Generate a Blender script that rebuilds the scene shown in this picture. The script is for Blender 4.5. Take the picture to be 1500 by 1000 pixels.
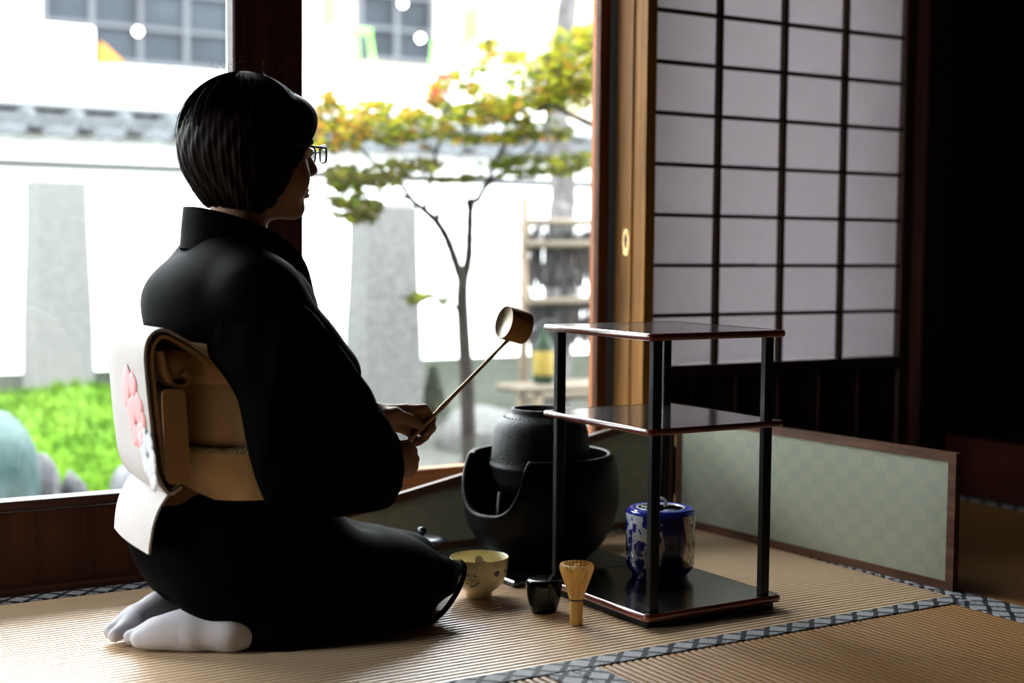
import bpy, bmesh, math, random
import numpy as np
from mathutils import Vector, Matrix

for o in list(bpy.data.objects):
    bpy.data.objects.remove(o)
random.seed(7)
rng = np.random.default_rng(7)
SC = bpy.context.scene
COL = SC.collection
PI = math.pi

# ------------------------------------------------------------------ camera
H = 0.68            # eye height above the mats
FPX = 2083.0
_yaw, _pit, _rol = math.radians(31.288), math.radians(3.6987), math.radians(-0.4876)
_f = np.array([math.sin(_yaw)*math.cos(_pit), math.cos(_yaw)*math.cos(_pit), -math.sin(_pit)])
_r0 = np.array([math.cos(_yaw), -math.sin(_yaw), 0.0])
_d0 = np.cross(_f, _r0)
_r = math.cos(_rol)*_r0 + math.sin(_rol)*_d0
_d = -math.sin(_rol)*_r0 + math.cos(_rol)*_d0
cam = bpy.data.cameras.new('camera')
camo = bpy.data.objects.new('camera', cam)
COL.objects.link(camo)
camo.matrix_world = Matrix(((_r[0], -_d[0], -_f[0], 0), (_r[1], -_d[1], -_f[1], 0), (_r[2], -_d[2], -_f[2], H), (0, 0, 0, 1)))
cam.sensor_width = 36.0
cam.lens = 36.0*FPX/1500.0
cam.clip_start = 0.02
cam.clip_end = 200
cam.dof.use_dof = True
cam.dof.focus_distance = 2.62
cam.dof.aperture_fstop = 2.2
SC.camera = camo

# ------------------------------------------------------------------ sky and exposure
SKY = 10.0
world = bpy.data.worlds.new('overcast_sky')
SC.world = world
world.use_nodes = True
_bg = world.node_tree.nodes['Background']
_bg.inputs[0].default_value = (0.93, 0.97, 1.0, 1)
_bg.inputs[1].default_value = SKY
vs = SC.view_settings
vs.view_transform = 'Standard'
vs.look = 'None'
vs.gamma = 1.0
vs.exposure = 1.4
vs.use_curve_mapping = False
SC.display_settings.display_device = 'sRGB'
cy = SC.cycles
cy.use_denoising = True
cy.max_bounces = 8
cy.diffuse_bounces = 4
cy.glossy_bounces = 4
cy.transmission_bounces = 6
cy.transparent_max_bounces = 12
cy.caustics_reflective = False
cy.caustics_refractive = False
cy.sample_clamp_indirect = 6.0

# daylight portal in the window opening (guides sky sampling, gives no light of its own)
_pl = bpy.data.lights.new('window_portal', 'AREA')
_pl.shape = 'RECTANGLE'
_pl.size = 3.1
_pl.size_y = 1.75
_pl.cycles.is_portal = True
_po = bpy.data.objects.new('window_portal', _pl)
COL.objects.link(_po)
_po.location = (0.57, 3.06, 1.05)
_po.rotation_euler = (-PI/2, 0, 0)

_pm = _pl.copy()
_pm.size, _pm.size_y = 1.9, 1.8
_pn = bpy.data.objects.new('side_portal', _pm)
COL.objects.link(_pn)
_pn.location = (-1.12, 2.57, 0.93)
_pn.rotation_euler = (0, -PI/2, 0)
_pm.size, _pm.size_y = 1.8, 0.5


def ray(px, py):
    return (px-750)/FPX*_r + (py-500)/FPX*_d + _f


def U(px, py, Y):
    """point on the vertical plane Y seen at that pixel"""
    v = ray(px, py)
    v = v*(Y/v[1])
    return np.array([v[0], v[1], v[2]+H])


def G(px, py, z=0.0):
    v = ray(px, py)
    v = v*((z-H)/v[2])
    return np.array([v[0], v[1], v[2]+H])


def Dp(px, py, dep):
    v = ray(px, py)*dep
    return np.array([v[0], v[1], v[2]+H])


# ------------------------------------------------------------------ materials
MATS = {}


def mat(name, col, rough=0.6, metal=0.0, var=0.0, scale=(8, 8, 8), col2=None, bump=0.0, bscale=None, spec=0.5,
        coat=0.0, sheen=0.0, trans=0.0, detail=4.0, emis=None):
    if name in MATS:
        return MATS[name]
    m = bpy.data.materials.new(name)
    m.use_nodes = True
    nt = m.node_tree
    b = nt.nodes['Principled BSDF']
    b.inputs['Base Color'].default_value = (*col, 1)
    b.inputs['Roughness'].default_value = rough
    b.inputs['Metallic'].default_value = metal
    b.inputs['Specular IOR Level'].default_value = spec
    b.inputs['Coat Weight'].default_value = coat
    b.inputs['Coat Roughness'].default_value = 0.08
    b.inputs['Sheen Weight'].default_value = sheen
    if emis:
        b.inputs['Emission Color'].default_value = (*emis[:3], 1)
        b.inputs['Emission Strength'].default_value = emis[3]
    if var > 0 or col2 is not None or bump > 0:
        tc = nt.nodes.new('ShaderNodeTexCoord')
        mp = nt.nodes.new('ShaderNodeMapping')
        mp.inputs['Scale'].default_value = scale
        nt.links.new(tc.outputs['Object'], mp.inputs['Vector'])
        nz = nt.nodes.new('ShaderNodeTexNoise')
        nz.inputs['Scale'].default_value = 1.0
        nz.inputs['Detail'].default_value = detail
        nt.links.new(mp.outputs[0], nz.inputs['Vector'])
        if var > 0 or col2 is not None:
            cr = nt.nodes.new('ShaderNodeValToRGB')
            c2 = col2 if col2 is not None else tuple(max(0, c*(1+var)) for c in col)
            c1 = col if col2 is not None else tuple(max(0, c*(1-var)) for c in col)
            cr.color_ramp.elements[0].position = 0.35
            cr.color_ramp.elements[1].position = 0.68
            cr.color_ramp.elements[0].color = (*c1, 1)
            cr.color_ramp.elements[1].color = (*c2, 1)
            nt.links.new(nz.outputs['Fac'], cr.inputs[0])
            nt.links.new(cr.outputs[0], b.inputs['Base Color'])
        if bump > 0:
            src = nz
            if bscale is not None:
                mp2 = nt.nodes.new('ShaderNodeMapping')
                mp2.inputs['Scale'].default_value = bscale
                nt.links.new(tc.outputs['Object'], mp2.inputs['Vector'])
                src = nt.nodes.new('ShaderNodeTexNoise')
                src.inputs['Scale'].default_value = 1.0
                src.inputs['Detail'].default_value = 3.0
                nt.links.new(mp2.outputs[0], src.inputs['Vector'])
            bp = nt.nodes.new('ShaderNodeBump')
            bp.inputs['Strength'].default_value = bump
            bp.inputs['Distance'].default_value = 0.002
            nt.links.new(src.outputs['Fac'], bp.inputs['Height'])
            nt.links.new(bp.outputs[0], b.inputs['Normal'])
    MATS[name] = m
    return m


def glass_mat(name, tint=(0.97, 0.985, 0.98)):
    m = bpy.data.materials.new(name)
    m.use_nodes = True
    nt = m.node_tree
    nt.nodes.remove(nt.nodes['Principled BSDF'])
    out = nt.nodes['Material Output']
    t = nt.nodes.new('ShaderNodeBsdfTransparent')
    t.inputs[0].default_value = (*tint, 1)
    g = nt.nodes.new('ShaderNodeBsdfGlossy')
    g.inputs['Roughness'].default_value = 0.0
    fr = nt.nodes.new('ShaderNodeFresnel')
    fr.inputs[0].default_value = 1.35
    mx = nt.nodes.new('ShaderNodeMixShader')
    nt.links.new(fr.outputs[0], mx.inputs[0])
    nt.links.new(t.outputs[0], mx.inputs[1])
    nt.links.new(g.outputs[0], mx.inputs[2])
    nt.links.new(mx.outputs[0], out.inputs[0])
    MATS[name] = m
    return m


def sheet_mat(name, col, translucency, transp=0.0, rough=0.8, weave=None, var=0.05):
    """thin cloth, leaf or paper: diffuse + translucent (+ see-through gaps)"""
    m = bpy.data.materials.new(name)
    m.use_nodes = True
    nt = m.node_tree
    nt.nodes.remove(nt.nodes['Principled BSDF'])
    out = nt.nodes['Material Output']
    d = nt.nodes.new('ShaderNodeBsdfDiffuse')
    t = nt.nodes.new('ShaderNodeBsdfTranslucent')
    tc = nt.nodes.new('ShaderNodeTexCoord')
    nz = nt.nodes.new('ShaderNodeTexNoise')
    nz.inputs['Scale'].default_value = 14.0
    nz.inputs['Detail'].default_value = 6.0
    nt.links.new(tc.outputs['Object'], nz.inputs['Vector'])
    cr = nt.nodes.new('ShaderNodeValToRGB')
    cr.color_ramp.elements[0].position = 0.3
    cr.color_ramp.elements[1].position = 0.7
    cr.color_ramp.elements[0].color = (*[c*(1-var) for c in col], 1)
    cr.color_ramp.elements[1].color = (*[min(1, c*(1+var)) for c in col], 1)
    nt.links.new(nz.outputs['Fac'], cr.inputs[0])
    nt.links.new(cr.outputs[0], d.inputs[0])
    nt.links.new(cr.outputs[0], t.inputs[0])
    mx = nt.nodes.new('ShaderNodeMixShader')
    mx.inputs[0].default_value = translucency
    nt.links.new(d.outputs[0], mx.inputs[1])
    nt.links.new(t.outputs[0], mx.inputs[2])
    last = mx
    if transp > 0:
        tr = nt.nodes.new('ShaderNodeBsdfTransparent')
        m2 = nt.nodes.new('ShaderNodeMixShader')
        m2.inputs[0].default_value = transp
        nt.links.new(mx.outputs[0], m2.inputs[1])
        nt.links.new(tr.outputs[0], m2.inputs[2])
        last = m2
    nt.links.new(last.outputs[0], out.inputs[0])
    MATS[name] = m
    return m


class NT:
    """tiny helper for writing maths node chains"""
    def __init__(s, m):
        s.nt = m.node_tree

    def n(s, t, **kw):
        x = s.nt.nodes.new(t)
        for k, v in kw.items():
            setattr(x, k, v)
        return x

    def m(s, op, a, b=None, c=None):
        x = s.n('ShaderNodeMath', operation=op)
        for i, v in enumerate((a, b, c)):
            if v is None:
                continue
            if isinstance(v, (int, float)):
                x.inputs[i].default_value = v
            else:
                s.nt.links.new(v, x.inputs[i])
        return x.outputs[0]

    def l(s, a, b):
        s.nt.links.new(a, b)

    def mix(s, fac, c1, c2):
        x = s.n('ShaderNodeMix', data_type='RGBA')
        if isinstance(fac, (int, float)):
            x.inputs[0].default_value = fac
        else:
            s.l(fac, x.inputs[0])
        for i, c in ((6, c1), (7, c2)):
            if isinstance(c, tuple):
                x.inputs[i].default_value = (*c, 1)
            else:
                s.l(c, x.inputs[i])
        return x.outputs[2]

    def noise(s, vec, scale, detail=3.0, sc3=None):
        if sc3 is not None:
            mp = s.n('ShaderNodeMapping')
            mp.inputs['Scale'].default_value = sc3
            s.l(vec, mp.inputs['Vector'])
            vec = mp.outputs[0]
        x = s.n('ShaderNodeTexNoise')
        x.inputs['Scale'].default_value = scale
        x.inputs['Detail'].default_value = detail
        s.l(vec, x.inputs['Vector'])
        return x.outputs['Fac']

    def xyz(s, coord='Object'):
        tc = s.n('ShaderNodeTexCoord')
        sp = s.n('ShaderNodeSeparateXYZ')
        s.l(tc.outputs[coord], sp.inputs[0])
        return tc.outputs[coord], sp.outputs[0], sp.outputs[1], sp.outputs[2]

    def bump(s, hgt, strength, dist):
        b = s.n('ShaderNodeBump')
        b.inputs['Strength'].default_value = strength
        b.inputs['Distance'].default_value = dist
        s.l(hgt, b.inputs['Height'])
        s.l(b.outputs[0], s.nt.nodes['Principled BSDF'].inputs['Normal'])


# ------------------------------------------------------------------ mesh building
OFF = {}


class MB:
    def __init__(s):
        s.v = []
        s.f = []

    def add(s, v, f):
        k = len(s.v)
        s.v += [tuple(map(float, p)) for p in v]
        s.f += [tuple(i+k for i in q) for q in f]
        return s

    def box(s, c, size, R=None, bev=0.0):
        x, y, z = [q/2 for q in size]
        if bev <= 0:
            v = [(sx*x, sy*y, sz*z) for sx in (-1, 1) for sy in (-1, 1) for sz in (-1, 1)]
            f = [(0, 1, 3, 2), (4, 6, 7, 5), (0, 4, 5, 1), (2, 3, 7, 6), (0, 2, 6, 4), (1, 5, 7, 3)]
        else:
            b = min(bev, x*.9, y*.9, z*.9)
            v, f = [], []
            ids = {}
            for sx in (-1, 1):
                for sy in (-1, 1):
                    for sz in (-1, 1):
                        ids[(sx, sy, sz, 0)] = len(v); v.append((sx*x, sy*(y-b), sz*(z-b)))
                        ids[(sx, sy, sz, 1)] = len(v); v.append((sx*(x-b), sy*y, sz*(z-b)))
                        ids[(sx, sy, sz, 2)] = len(v); v.append((sx*(x-b), sy*(y-b), sz*z))
                        f.append(tuple(ids[(sx, sy, sz, k)] for k in ((0, 1, 2) if sx*sy*sz > 0 else (0, 2, 1))))
            for sg in (-1, 1):
                q = [(-1, -1), (1, -1), (1, 1), (-1, 1)]
                if sg < 0:
                    q = q[::-1]
                f.append(tuple(ids[(sg, a, b2, 0)] for a, b2 in q))
                f.append(tuple(ids[(b2, sg, a, 1)] for a, b2 in q))
                f.append(tuple(ids[(a, b2, sg, 2)] for a, b2 in q))
            for a in (-1, 1):
                for b2 in (-1, 1):
                    e = [ids[(a, b2, -1, 0)], ids[(a, b2, 1, 0)], ids[(a, b2, 1, 1)], ids[(a, b2, -1, 1)]]
                    f.append(tuple(e if a*b2 < 0 else e[::-1]))
                    e = [ids[(-1, a, b2, 1)], ids[(1, a, b2, 1)], ids[(1, a, b2, 2)], ids[(-1, a, b2, 2)]]
                    f.append(tuple(e if a*b2 < 0 else e[::-1]))
                    e = [ids[(a, -1, b2, 0)], ids[(a, 1, b2, 0)], ids[(a, 1, b2, 2)], ids[(a, -1, b2, 2)]]
                    f.append(tuple(e[::-1] if a*b2 < 0 else e))
        if R is not None:
            v = [tuple(R @ Vector(p)) for p in v]
        return s.add([(p[0]+c[0], p[1]+c[1], p[2]+c[2]) for p in v], f)

    def span(s, a, b, bev=0.0):
        return s.box([(a[i]+b[i])/2 for i in range(3)], [abs(b[i]-a[i]) for i in range(3)], None, bev)

    def loft(s, rings, closed=True, cap=True, loop=False):
        n = len(rings[0])
        k = len(s.v)
        for r in rings:
            s.v += [tuple(map(float, p)) for p in r]
        m = len(rings)
        for i in range(m if loop else m-1):
            i2 = (i+1) % m
            for j in range(n if closed else n-1):
                j2 = (j+1) % n
                s.f.append((k+i*n+j, k+i*n+j2, k+i2*n+j2, k+i2*n+j))
        if cap and closed and not loop:
            s.f.append(tuple(k+j for j in range(n-1, -1, -1)))
            s.f.append(tuple(k+(m-1)*n+j for j in range(n)))
        return s

    def lathe(s, prof, c=(0, 0, 0), n=48, axis=None):
        """profile of (r, z)"""
        rings = []
        if axis is not None:
            a = Vector(axis).normalized()
            t = a.orthogonal().normalized()
            b = a.cross(t)
        for r, z in prof:
            ring = []
            for j in range(n):
                th = 2*PI*j/n
                if axis is None:
                    ring.append((c[0]+r*math.cos(th), c[1]+r*math.sin(th), c[2]+z))
                else:
                    p = Vector(c)+a*z+t*(r*math.cos(th))+b*(r*math.sin(th))
                    ring.append(tuple(p))
            rings.append(ring)
        return s.loft(rings, True, True)

    def tube(s, pts, rad, n=8, cap=True, flat=None):
        pts = [Vector(p) for p in pts]
        if not hasattr(rad, '__len__'):
            rad = [rad]*len(pts)
        rings = []
        up = None
        for i, p in enumerate(pts):
            a = pts[max(i-1, 0)]
            b = pts[min(i+1, len(pts)-1)]
            d = (b-a).normalized()
            if up is None:
                up = d.orthogonal().normalized()
            up = (up-d*up.dot(d))
            up = up.normalized() if up.length > 1e-6 else d.orthogonal().normalized()
            sd = d.cross(up)
            rings.append([tuple(p+(up*math.cos(2*PI*j/n)+sd*math.sin(2*PI*j/n))*rad[i]) for j in range(n)])
        return s.loft(rings, True, cap)

    def build(s, name, m, parent=None, smooth=False, offset=None, angle=None):
        me = bpy.data.meshes.new(name)
        off = np.array(offset if offset is not None else (OFF[parent] if parent is not None else (0, 0, 0)), float)
        v = np.array(s.v, float)-off
        me.from_pydata(v.tolist(), [], s.f)
        me.materials.append(m)
        if smooth:
            me.polygons.foreach_set('use_smooth', [True]*len(me.polygons))
            if angle:
                me.set_sharp_from_angle(angle=math.radians(angle))
        me.update()
        o = bpy.data.objects.new(name, me)
        COL.objects.link(o)
        if parent is not None:
            o.parent = parent
        else:
            o.location = off
        OFF[o] = off
        return o


def tag(o, label=None, cat=None, group=None, kind=None):
    if label: o['label'] = label
    if cat: o['category'] = cat
    if group: o['group'] = group
    if kind: o['kind'] = kind
    return o


def empty(name, loc, label=None, cat=None, group=None, kind=None):
    o = bpy.data.objects.new(name, None)
    o.empty_display_size = 0.05
    COL.objects.link(o)
    o.location = loc
    OFF[o] = np.array(loc, float)
    return tag(o, label, cat, group, kind)


def catmull(pts, n=8):
    P = [np.array(p, float) for p in pts]
    P = [2*P[0]-P[1]]+P+[2*P[-1]-P[-2]]
    out = []
    for i in range(1, len(P)-2):
        for k in range(n):
            t = k/n
            out.append(0.5*((2*P[i])+(-P[i-1]+P[i+1])*t+(2*P[i-1]-5*P[i]+4*P[i+1]-P[i+2])*t*t+(-P[i-1]+3*P[i]-3*P[i+1]+P[i+2])*t**3))
    out.append(P[-2])
    return out


# ------------------------------------------------------------------ implicit surfaces (surface nets)
class SDF:
    def __init__(s, lo, hi, vox):
        s.lo = np.array(lo, np.float32)
        s.vox = vox
        s.n = np.ceil((np.array(hi)-np.array(lo))/vox).astype(int)+1
        s.V = np.full(s.n, 0.06, np.float32)
        s.ax = [(s.lo[i]+vox*np.arange(s.n[i])).astype(np.float32) for i in range(3)]

    def _sl(s, lo, hi):
        a = np.clip(np.floor((np.array(lo)-s.lo)/s.vox).astype(int), 0, s.n)
        b = np.clip(np.ceil((np.array(hi)-s.lo)/s.vox).astype(int)+1, 0, s.n)
        sl = tuple(slice(a[i], b[i]) for i in range(3))
        return sl, s.ax[0][sl[0]][:, None, None], s.ax[1][sl[1]][None, :, None], s.ax[2][sl[2]][None, None, :]

    def _put(s, sl, d, k, op):
        A = s.V[sl]
        if A.size == 0:
            return
        if op == 'add':
            hh = np.maximum(k-np.abs(A-d), 0)/k
            s.V[sl] = np.minimum(A, d)-hh*hh*k*0.25
        else:
            d = -d
            hh = np.maximum(k-np.abs(A-d), 0)/k
            s.V[sl] = np.maximum(A, d)+hh*hh*k*0.25

    def cone(s, a, b, ra, rb, k=0.01, op='add'):
        a = np.array(a, np.float32); b = np.array(b, np.float32)
        pad = max(ra, rb)+k+0.012
        sl, x, y, z = s._sl(np.minimum(a, b)-pad, np.maximum(a, b)+pad)
        d = b-a
        L2 = max(float(d@d), 1e-9)
        t = np.clip(((x-a[0])*d[0]+(y-a[1])*d[1]+(z-a[2])*d[2])/L2, 0, 1)
        q = np.sqrt((x-a[0]-t*d[0])**2+(y-a[1]-t*d[1])**2+(z-a[2]-t*d[2])**2)-(ra+(rb-ra)*t)
        s._put(sl, q.astype(np.float32), k, op)
        return s

    def ell(s, c, r, k=0.02, R=None, op='add'):
        c = np.array(c, np.float32); r = np.array(r, np.float32)
        pad = float(r.max()) if R is not None else r
        sl, x, y, z = s._sl(c-pad-k-0.012, c+pad+k+0.012)
        X, Y, Z = x-c[0], y-c[1], z-c[2]
        if R is not None:
            R = np.array(R, np.float32)
            X, Y, Z = (R[0, 0]*X+R[1, 0]*Y+R[2, 0]*Z, R[0, 1]*X+R[1, 1]*Y+R[2, 1]*Z, R[0, 2]*X+R[1, 2]*Y+R[2, 2]*Z)
        k0 = np.sqrt((X/r[0])**2+(Y/r[1])**2+(Z/r[2])**2)
        k1 = np.sqrt((X/r[0]**2)**2+(Y/r[1]**2)**2+(Z/r[2]**2)**2)+1e-6
        s._put(sl, (k0*(k0-1.0)/k1).astype(np.float32), k, op)
        return s

    def chain(s, pts, rad, k=0.006):
        for i in range(len(pts)-1):
            s.cone(pts[i], pts[i+1], rad[i], rad[i+1], k)
        return s

    def mesh(s, smooth_it=2):
        V = s.V
        ins = V < 0
        nx, ny, nz = s.n
        act = np.zeros((nx-1, ny-1, nz-1), np.int8)
        for i in (0, 1):
            for j in (0, 1):
                for k in (0, 1):
                    act += ins[i:nx-1+i, j:ny-1+j, k:nz-1+k]
        idx = np.argwhere((act > 0) & (act < 8))
        I, J, K = idx.T
        vid = np.full(act.shape, -1, np.int64)
        vid[I, J, K] = np.arange(len(idx))
        acc = np.zeros((len(idx), 3), np.float64)
        cnt = np.zeros(len(idx))
        cor = [(a, b, c) for a in (0, 1) for b in (0, 1) for c in (0, 1)]
        for p in cor:
            for ax in range(3):
                if p[ax] == 0:
                    q = list(p); q[ax] = 1
                    va = V[I+p[0], J+p[1], K+p[2]]
                    vb = V[I+q[0], J+q[1], K+q[2]]
                    mk = (va < 0) != (vb < 0)
                    t = np.where(mk, va/np.where(mk, va-vb, 1), 0)
                    pos = np.tile(np.array(p, float), (len(idx), 1))
                    pos[:, ax] += t
                    acc[mk] += pos[mk]
                    cnt[mk] += 1
        P = s.lo+(idx+acc/np.maximum(cnt, 1)[:, None])*s.vox
        quads = []
        for ax in range(3):
            sh = [slice(None)]*3; sh2 = [slice(None)]*3
            sh[ax] = slice(0, -1); sh2[ax] = slice(1, None)
            A = ins[tuple(sh)]; B = ins[tuple(sh2)]
            e = np.argwhere(A != B)
            o1, o2 = [(1, 2), (2, 0), (0, 1)][ax]
            ok = (e[:, o1] > 0) & (e[:, o2] > 0) & (e[:, o1] < s.n[o1]-1) & (e[:, o2] < s.n[o2]-1)
            e = e[ok]
            flip = A[tuple(e.T)]

            def cell(d1, d2):
                c = e.copy(); c[:, o1] -= d1; c[:, o2] -= d2
                return vid[tuple(c.T)]
            q = np.stack([cell(1, 1), cell(0, 1), cell(0, 0), cell(1, 0)], 1)
            q[~flip] = q[~flip][:, ::-1]
            quads.append(q)
        Q = np.concatenate(quads)
        Q = Q[(Q >= 0).all(1)]
        for _ in range(smooth_it):
            S = np.zeros_like(P); N = np.zeros(len(P))
            for a, b in ((0, 1), (1, 2), (2, 3), (3, 0)):
                np.add.at(S, Q[:, a], P[Q[:, b]]); np.add.at(N, Q[:, a], 1)
                np.add.at(S, Q[:, b], P[Q[:, a]]); np.add.at(N, Q[:, b], 1)
            P = 0.5*P+0.5*S/np.maximum(N, 1)[:, None]
        return P, Q

    def build(s, name, m, parent, smooth_it=2, warp=None):
        P, Q = s.mesh(smooth_it)
        if warp is not None:
            P = warp(P)
        me = bpy.data.meshes.new(name)
        P = P-OFF[parent]
        me.vertices.add(len(P))
        me.vertices.foreach_set('co', P.astype(np.float32).ravel())
        me.loops.add(len(Q)*4)
        me.loops.foreach_set('vertex_index', Q.astype(np.int32).ravel())
        me.polygons.add(len(Q))
        me.polygons.foreach_set('loop_start', np.arange(0, len(Q)*4, 4, dtype=np.int32))
        me.polygons.foreach_set('loop_total', np.full(len(Q), 4, np.int32))
        me.polygons.foreach_set('use_smooth', np.ones(len(Q), bool))
        me.materials.append(m)
        me.update(calc_edges=True)
        me.validate()
        o = bpy.data.objects.new(name, me)
        COL.objects.link(o)
        o.parent = parent
        OFF[o] = OFF[parent]
        return o

# ================================================================== materials of the room
def tatami_mat_material(name, axis, c1, c2, rough=0.33, spec=1.0):
    m = mat(name, c1, rough, spec=spec)
    t = NT(m)
    co, x, y, z = t.xyz()
    along, across = (x, y) if axis == 'X' else (y, x)
    sc = (420, 60, 1) if axis == 'X' else (60, 420, 1)
    fine = t.noise(co, 1.0, 2.0, sc)
    broad = t.noise(co, 5.0, 3.0)
    base = t.mix(fine, c1, c2)
    b = t.nt.nodes['Principled BSDF']
    worn = t.mix(t.m('MULTIPLY', broad, 0.35), base, tuple(min(1, q*1.15) for q in c2))
    groove = t.m('PINGPONG', t.m('ADD', across, 100.0), 0.0074)
    t.l(worn, b.inputs['Base Color'])
    t.bump(fine, 0.35, 0.0008)
    return m


def heri_material(name, axis):
    m = mat(name, (0.02, 0.02, 0.025), 0.7, spec=0.3)
    t = NT(m)
    co, x, y, z = t.xyz()
    u, v = (x, y) if axis == 'X' else (y, x)
    fu = t.m('FRACT', t.m('ADD', t.m('DIVIDE', u, 0.054), 40.0))
    du = t.m('ABSOLUTE', t.m('SUBTRACT', fu, 0.5))
    vv = t.m('FRACT', t.m('ADD', t.m('DIVIDE', v, 0.052), 40.28))
    dv = t.m('ABSOLUTE', t.m('SUBTRACT', vv, 0.5))
    # lozenge outline, inner lozenge flecks and corner triangles
    lz = t.m('ADD', t.m('MULTIPLY', du, 1.0), t.m('MULTIPLY', dv, 1.0))
    inner = t.m('LESS_THAN', lz, 0.35)
    outer = t.m('GREATER_THAN', lz, 0.60)
    fleck = t.noise(co, 420.0, 2.0)
    fl = t.m('GREATER_THAN', fleck, 0.44)
    msk = t.m('MAXIMUM', t.m('MULTIPLY', inner, fl), t.m('MULTIPLY', outer, t.m('GREATER_THAN', fleck, 0.36)))
    c = t.mix(msk, (0.006, 0.006, 0.009), (0.30, 0.30, 0.315))
    t.l(c, t.nt.nodes['Principled BSDF'].inputs['Base Color'])
    t.bump(msk, 0.4, 0.0008)
    return m


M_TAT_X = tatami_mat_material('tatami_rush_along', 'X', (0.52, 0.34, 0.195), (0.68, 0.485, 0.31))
M_TAT_Y = tatami_mat_material('tatami_rush_across_dimmed', 'Y', (0.15, 0.07, 0.017), (0.24, 0.12, 0.036), 0.45, 0.16)  # dimmer light on the front mats painted in as darker, browner rush
M_HERI_X = heri_material('cloth_border_along', 'X')
M_HERI_Y = heri_material('cloth_border_across', 'Y')


def wood(name, c, grain='Z', rough=0.4, var=0.3, coat=0.0, bump=0.15, spec=0.15):
    sc = {'X': (3, 70, 70), 'Y': (70, 3, 70), 'Z': (70, 70, 3)}[grain]
    return mat(name, tuple(q*(1-var) for q in c), rough, col2=tuple(min(1, q*(1+var)) for q in c), scale=sc, bump=bump, coat=coat, detail=3.0, spec=spec)


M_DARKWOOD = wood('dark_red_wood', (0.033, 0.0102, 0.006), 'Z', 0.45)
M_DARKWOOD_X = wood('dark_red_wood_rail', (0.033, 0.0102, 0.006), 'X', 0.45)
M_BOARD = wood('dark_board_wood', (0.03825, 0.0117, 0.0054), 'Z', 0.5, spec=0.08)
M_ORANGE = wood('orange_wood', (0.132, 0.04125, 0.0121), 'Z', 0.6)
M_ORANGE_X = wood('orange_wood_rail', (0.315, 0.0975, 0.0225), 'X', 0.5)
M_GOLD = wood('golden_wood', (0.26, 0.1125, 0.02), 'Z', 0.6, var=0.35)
M_SHOJIWOOD = wood('shoji_wood', (0.032, 0.014, 0.009), 'Z', 0.55)
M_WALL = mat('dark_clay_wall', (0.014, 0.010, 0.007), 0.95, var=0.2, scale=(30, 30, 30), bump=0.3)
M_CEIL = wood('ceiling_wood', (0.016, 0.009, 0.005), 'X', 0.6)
M_BRASS = mat('aged_brass', (0.36, 0.25, 0.10), 0.38, metal=1.0, var=0.25, scale=(60, 60, 60))
M_BLACKHOLE = mat('lock_hole', (0.004, 0.004, 0.004), 0.9)
M_GLASS = glass_mat('window_glass')
M_PAPER = sheet_mat('shoji_paper', (0.74, 0.71, 0.725), 0.20, var=0.03)

# ================================================================== room shell
XL, XR, YB, YW, ZC = -1.0, 3.95, -1.9, 2.83, 2.45
floor = tag(MB().span((XL, YB, -0.10), (XR, YW+0.02, -0.055)).build('floor', M_CEIL), kind='structure')
tag(floor, 'tatami floor of straw mats with patterned cloth borders')


def tatami(x0, x1, y0, y1, axis):
    """one straw mat with ridged rush surface; ridges along axis; cloth borders on its two long sides"""
    HW, P = 0.048, 0.0148
    lo, hi = (y0, y1) if axis == 'X' else (x0, x1)
    a0, a1 = (x0, x1) if axis == 'X' else (y0, y1)
    n = int(round((hi-lo-2*HW)/P))
    w = (hi-lo-2*HW)/n
    prof = []
    for i in range(n):
        for t, zz in ((0.0, -0.0036), (0.07, -0.0016), (0.22, -0.0004), (0.5, 0.0), (0.78, -0.0004), (0.93, -0.0016)):
            prof.append((lo+HW+(i+t)*w, zz))
    prof.append((hi-HW, -0.0036))
    mb = MB()
    g = 0.0015

    def pt(a, c, zz):
        return (a, c, zz) if axis == 'X' else (c, a, zz)
    r1 = [pt(a0+g, c, zz) for c, zz in prof]
    r2 = [pt(a1-g, c, zz) for c, zz in prof]
    rings = [r1, r2] if axis == 'Y' else [r2, r1]
    mb.loft(rings, closed=False, cap=False)
    mb.span((x0+g, y0+g, -0.054), (x1-g, y1-g, -0.004))
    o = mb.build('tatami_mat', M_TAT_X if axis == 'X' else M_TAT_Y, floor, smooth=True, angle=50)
    for s0, s1 in ((lo+g, lo+HW), (hi-HW, hi-g)):
        hb = MB()
        p, q = pt(a0+g, s0, -0.006), pt(a1-g, s1, 0.0012)
        hb.span(p, q, 0.001)
        hb.build('cloth_border', M_HERI_X if axis == 'X' else M_HERI_Y, o)
    return o


Y1, Y2 = 1.882, 2.822
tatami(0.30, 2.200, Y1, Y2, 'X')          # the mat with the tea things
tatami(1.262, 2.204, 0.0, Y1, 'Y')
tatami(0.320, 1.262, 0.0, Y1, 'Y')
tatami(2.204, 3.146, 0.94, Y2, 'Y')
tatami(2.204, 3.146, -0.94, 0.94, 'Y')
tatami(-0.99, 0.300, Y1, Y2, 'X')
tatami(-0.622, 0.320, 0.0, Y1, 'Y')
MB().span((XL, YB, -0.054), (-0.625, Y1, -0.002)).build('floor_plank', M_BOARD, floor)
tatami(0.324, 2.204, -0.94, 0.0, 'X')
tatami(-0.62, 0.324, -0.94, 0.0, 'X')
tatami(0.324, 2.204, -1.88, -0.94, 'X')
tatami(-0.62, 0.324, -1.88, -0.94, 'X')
MB().span((3.15, -1.9, -0.054), (XR, YW, -0.002)).build('floor_plank', M_BOARD, floor)

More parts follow.
